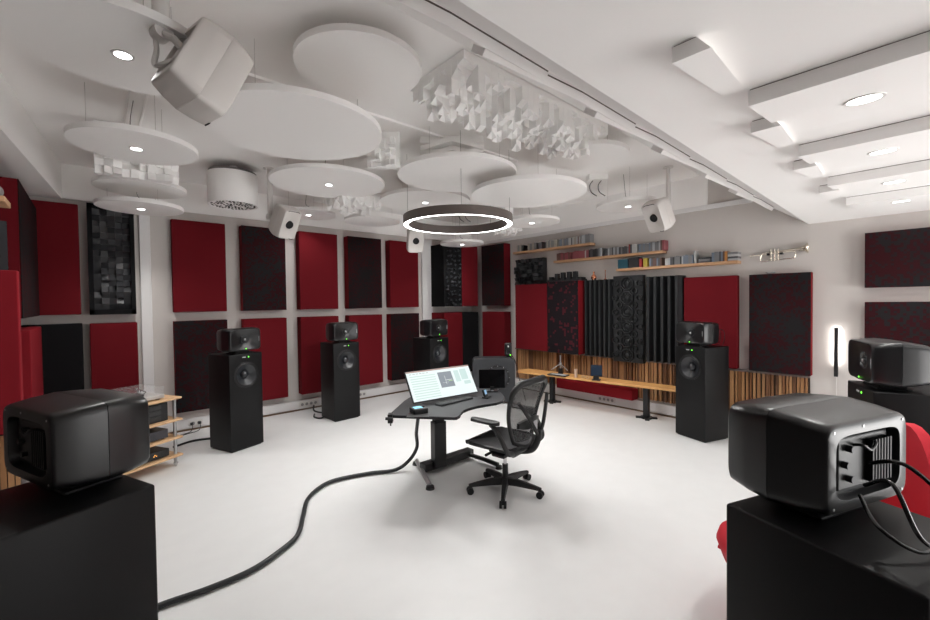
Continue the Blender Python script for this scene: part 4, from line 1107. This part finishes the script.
M_CH = mat('red chair wool', (.55, .02, .035), .7, spec=.25, bump=(200, .1))
b.build('shell', M_CH, t, smooth=True, angle=60)
bb = B(); bb.loft([[Vector((x, y+.0, z)) for x, y in [(px, py-.105) for px, py in sup(w, d_, 3, 32)]] for z, w, d_ in ((.38, .20, .22), (.40, .27, .30), (.50, .29, .335), (.56, .27, .32), (.58, .2, .22))]); bb.build('seat_cushion', M_CH, t, smooth=True, angle=75)
bb = B(); bb.cyl((0, 0, .05), (0, 0, .36), .025)
for k in range(4):
    a = k*PI/2+.3; bb.tube([(0, 0, .07), (.2*math.cos(a), .2*math.sin(a), .045), (.33*math.cos(a), .33*math.sin(a), .012)], .012, 8)
bb.build('swivel_base', M_STEEL, t, smooth=True)

# cables behind the right foreground speaker
R6 = T((1.487, .222, 1.101)) @ Matrix.Rotation(rot_to((.34, .94)), 4, 'Z')
def w6(x, y, z): return R6 @ Vector((x, y, z))
for k, (pts, r, lab) in enumerate((
    ([w6(.06, .15, .17), w6(.07, .22, .19), w6(.02, .30, .10), w6(-.10, .36, .02), (1.30, -.20, 1.12), (1.45, -.5, 1.10)], .0045, 'upper glossy black cable leaving the right foreground speaker'),
    ([w6(.08, .15, .12), w6(.13, .22, .16), w6(.13, .27, .06), w6(.02, .30, .02), (1.26, -.18, 1.09), (1.42, -.5, 1.04)], .0045, 'middle looping black cable of the right foreground speaker'),
    ([w6(.10, .15, .10), w6(.14, .20, .06), w6(.10, .25, .02), w6(-.02, .28, .01), (1.27, -.16, 1.06), (1.42, -.5, 1.0)], .0045, 'lowest black cable of the right foreground speaker'))):
    t = thing('speaker_cable', lab, 'cable'); B().tube(smoothpath(pts, 10), r, 8).build('cable', mat('glossy black cable', (.010, .011, .012), .25, spec=.6), t, smooth=True)
# thin cable behind the slat-wall speaker and the right-edge speaker
for (x, y), n, lab in ((SETS[3][0], SETS[3][1], 'thin black lead behind the speaker before the slats'), (SETS[4][0], SETS[4][1], 'thin black lead behind the speaker at right edge')):
    mxx = T((x, y, 1.101)) @ Matrix.Rotation(rot_to(n), 4, 'Z')
    t = thing('speaker_cable', lab, 'cable')
    for s_ in (-.03, .02):
        B().tube(smoothpath([mxx @ Vector(p) for p in ((.08+s_, .13, .20), (.10+s_, .22, .18), (.09+s_, .25, .08), (.06+s_, .255, -.02), (.05+s_, .25, -.15))]), .0035, 6).build('lead', M_RUB, t)

# ------------------------------------------------------------------ camera
M3 = CAMROWS = None
f, yaw, pit, roll = 417.135, math.radians(48.4196), math.radians(-1.15794), math.radians(-.72712)
F = Vector((math.cos(yaw)*math.cos(pit), math.sin(yaw)*math.cos(pit), math.sin(pit)))
r0 = Vector((math.sin(yaw), -math.cos(yaw), 0)); u0 = r0.cross(F)
r_ = math.cos(roll)*r0+math.sin(roll)*u0; u_ = -math.sin(roll)*r0+math.cos(roll)*u0
cm = Matrix((r_, u_, -F)).transposed().to_4x4(); cm.translation = (0, 0, 1.67)
cd_ = bpy.data.cameras.new('camera'); cd_.sensor_width = 36; cd_.lens = f/930*36; cd_.clip_start = .02
co = bpy.data.objects.new('camera', cd_); COL.objects.link(co); co.matrix_world = cm; SC.camera = co

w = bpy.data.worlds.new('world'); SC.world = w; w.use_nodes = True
# added fill through the open south side: world bright below horizon lifts ceiling
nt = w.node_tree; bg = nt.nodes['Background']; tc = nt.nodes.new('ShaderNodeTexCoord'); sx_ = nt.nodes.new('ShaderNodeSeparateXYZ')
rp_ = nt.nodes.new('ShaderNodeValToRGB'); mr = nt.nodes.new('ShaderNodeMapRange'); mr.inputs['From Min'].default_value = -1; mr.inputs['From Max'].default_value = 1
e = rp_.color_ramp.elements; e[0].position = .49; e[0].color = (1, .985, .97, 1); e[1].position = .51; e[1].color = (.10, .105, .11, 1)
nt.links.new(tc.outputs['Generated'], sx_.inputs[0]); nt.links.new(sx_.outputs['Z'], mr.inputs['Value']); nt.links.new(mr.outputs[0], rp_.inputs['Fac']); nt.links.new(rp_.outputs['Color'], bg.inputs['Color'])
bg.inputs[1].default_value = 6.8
SC.cycles.max_bounces = 16; SC.cycles.diffuse_bounces = 10; SC.cycles.sample_clamp_indirect = 8
vs = SC.view_settings; vs.view_transform = 'Standard'; vs.look = 'None'; vs.gamma = 1; vs.exposure = .2; vs.use_curve_mapping = False
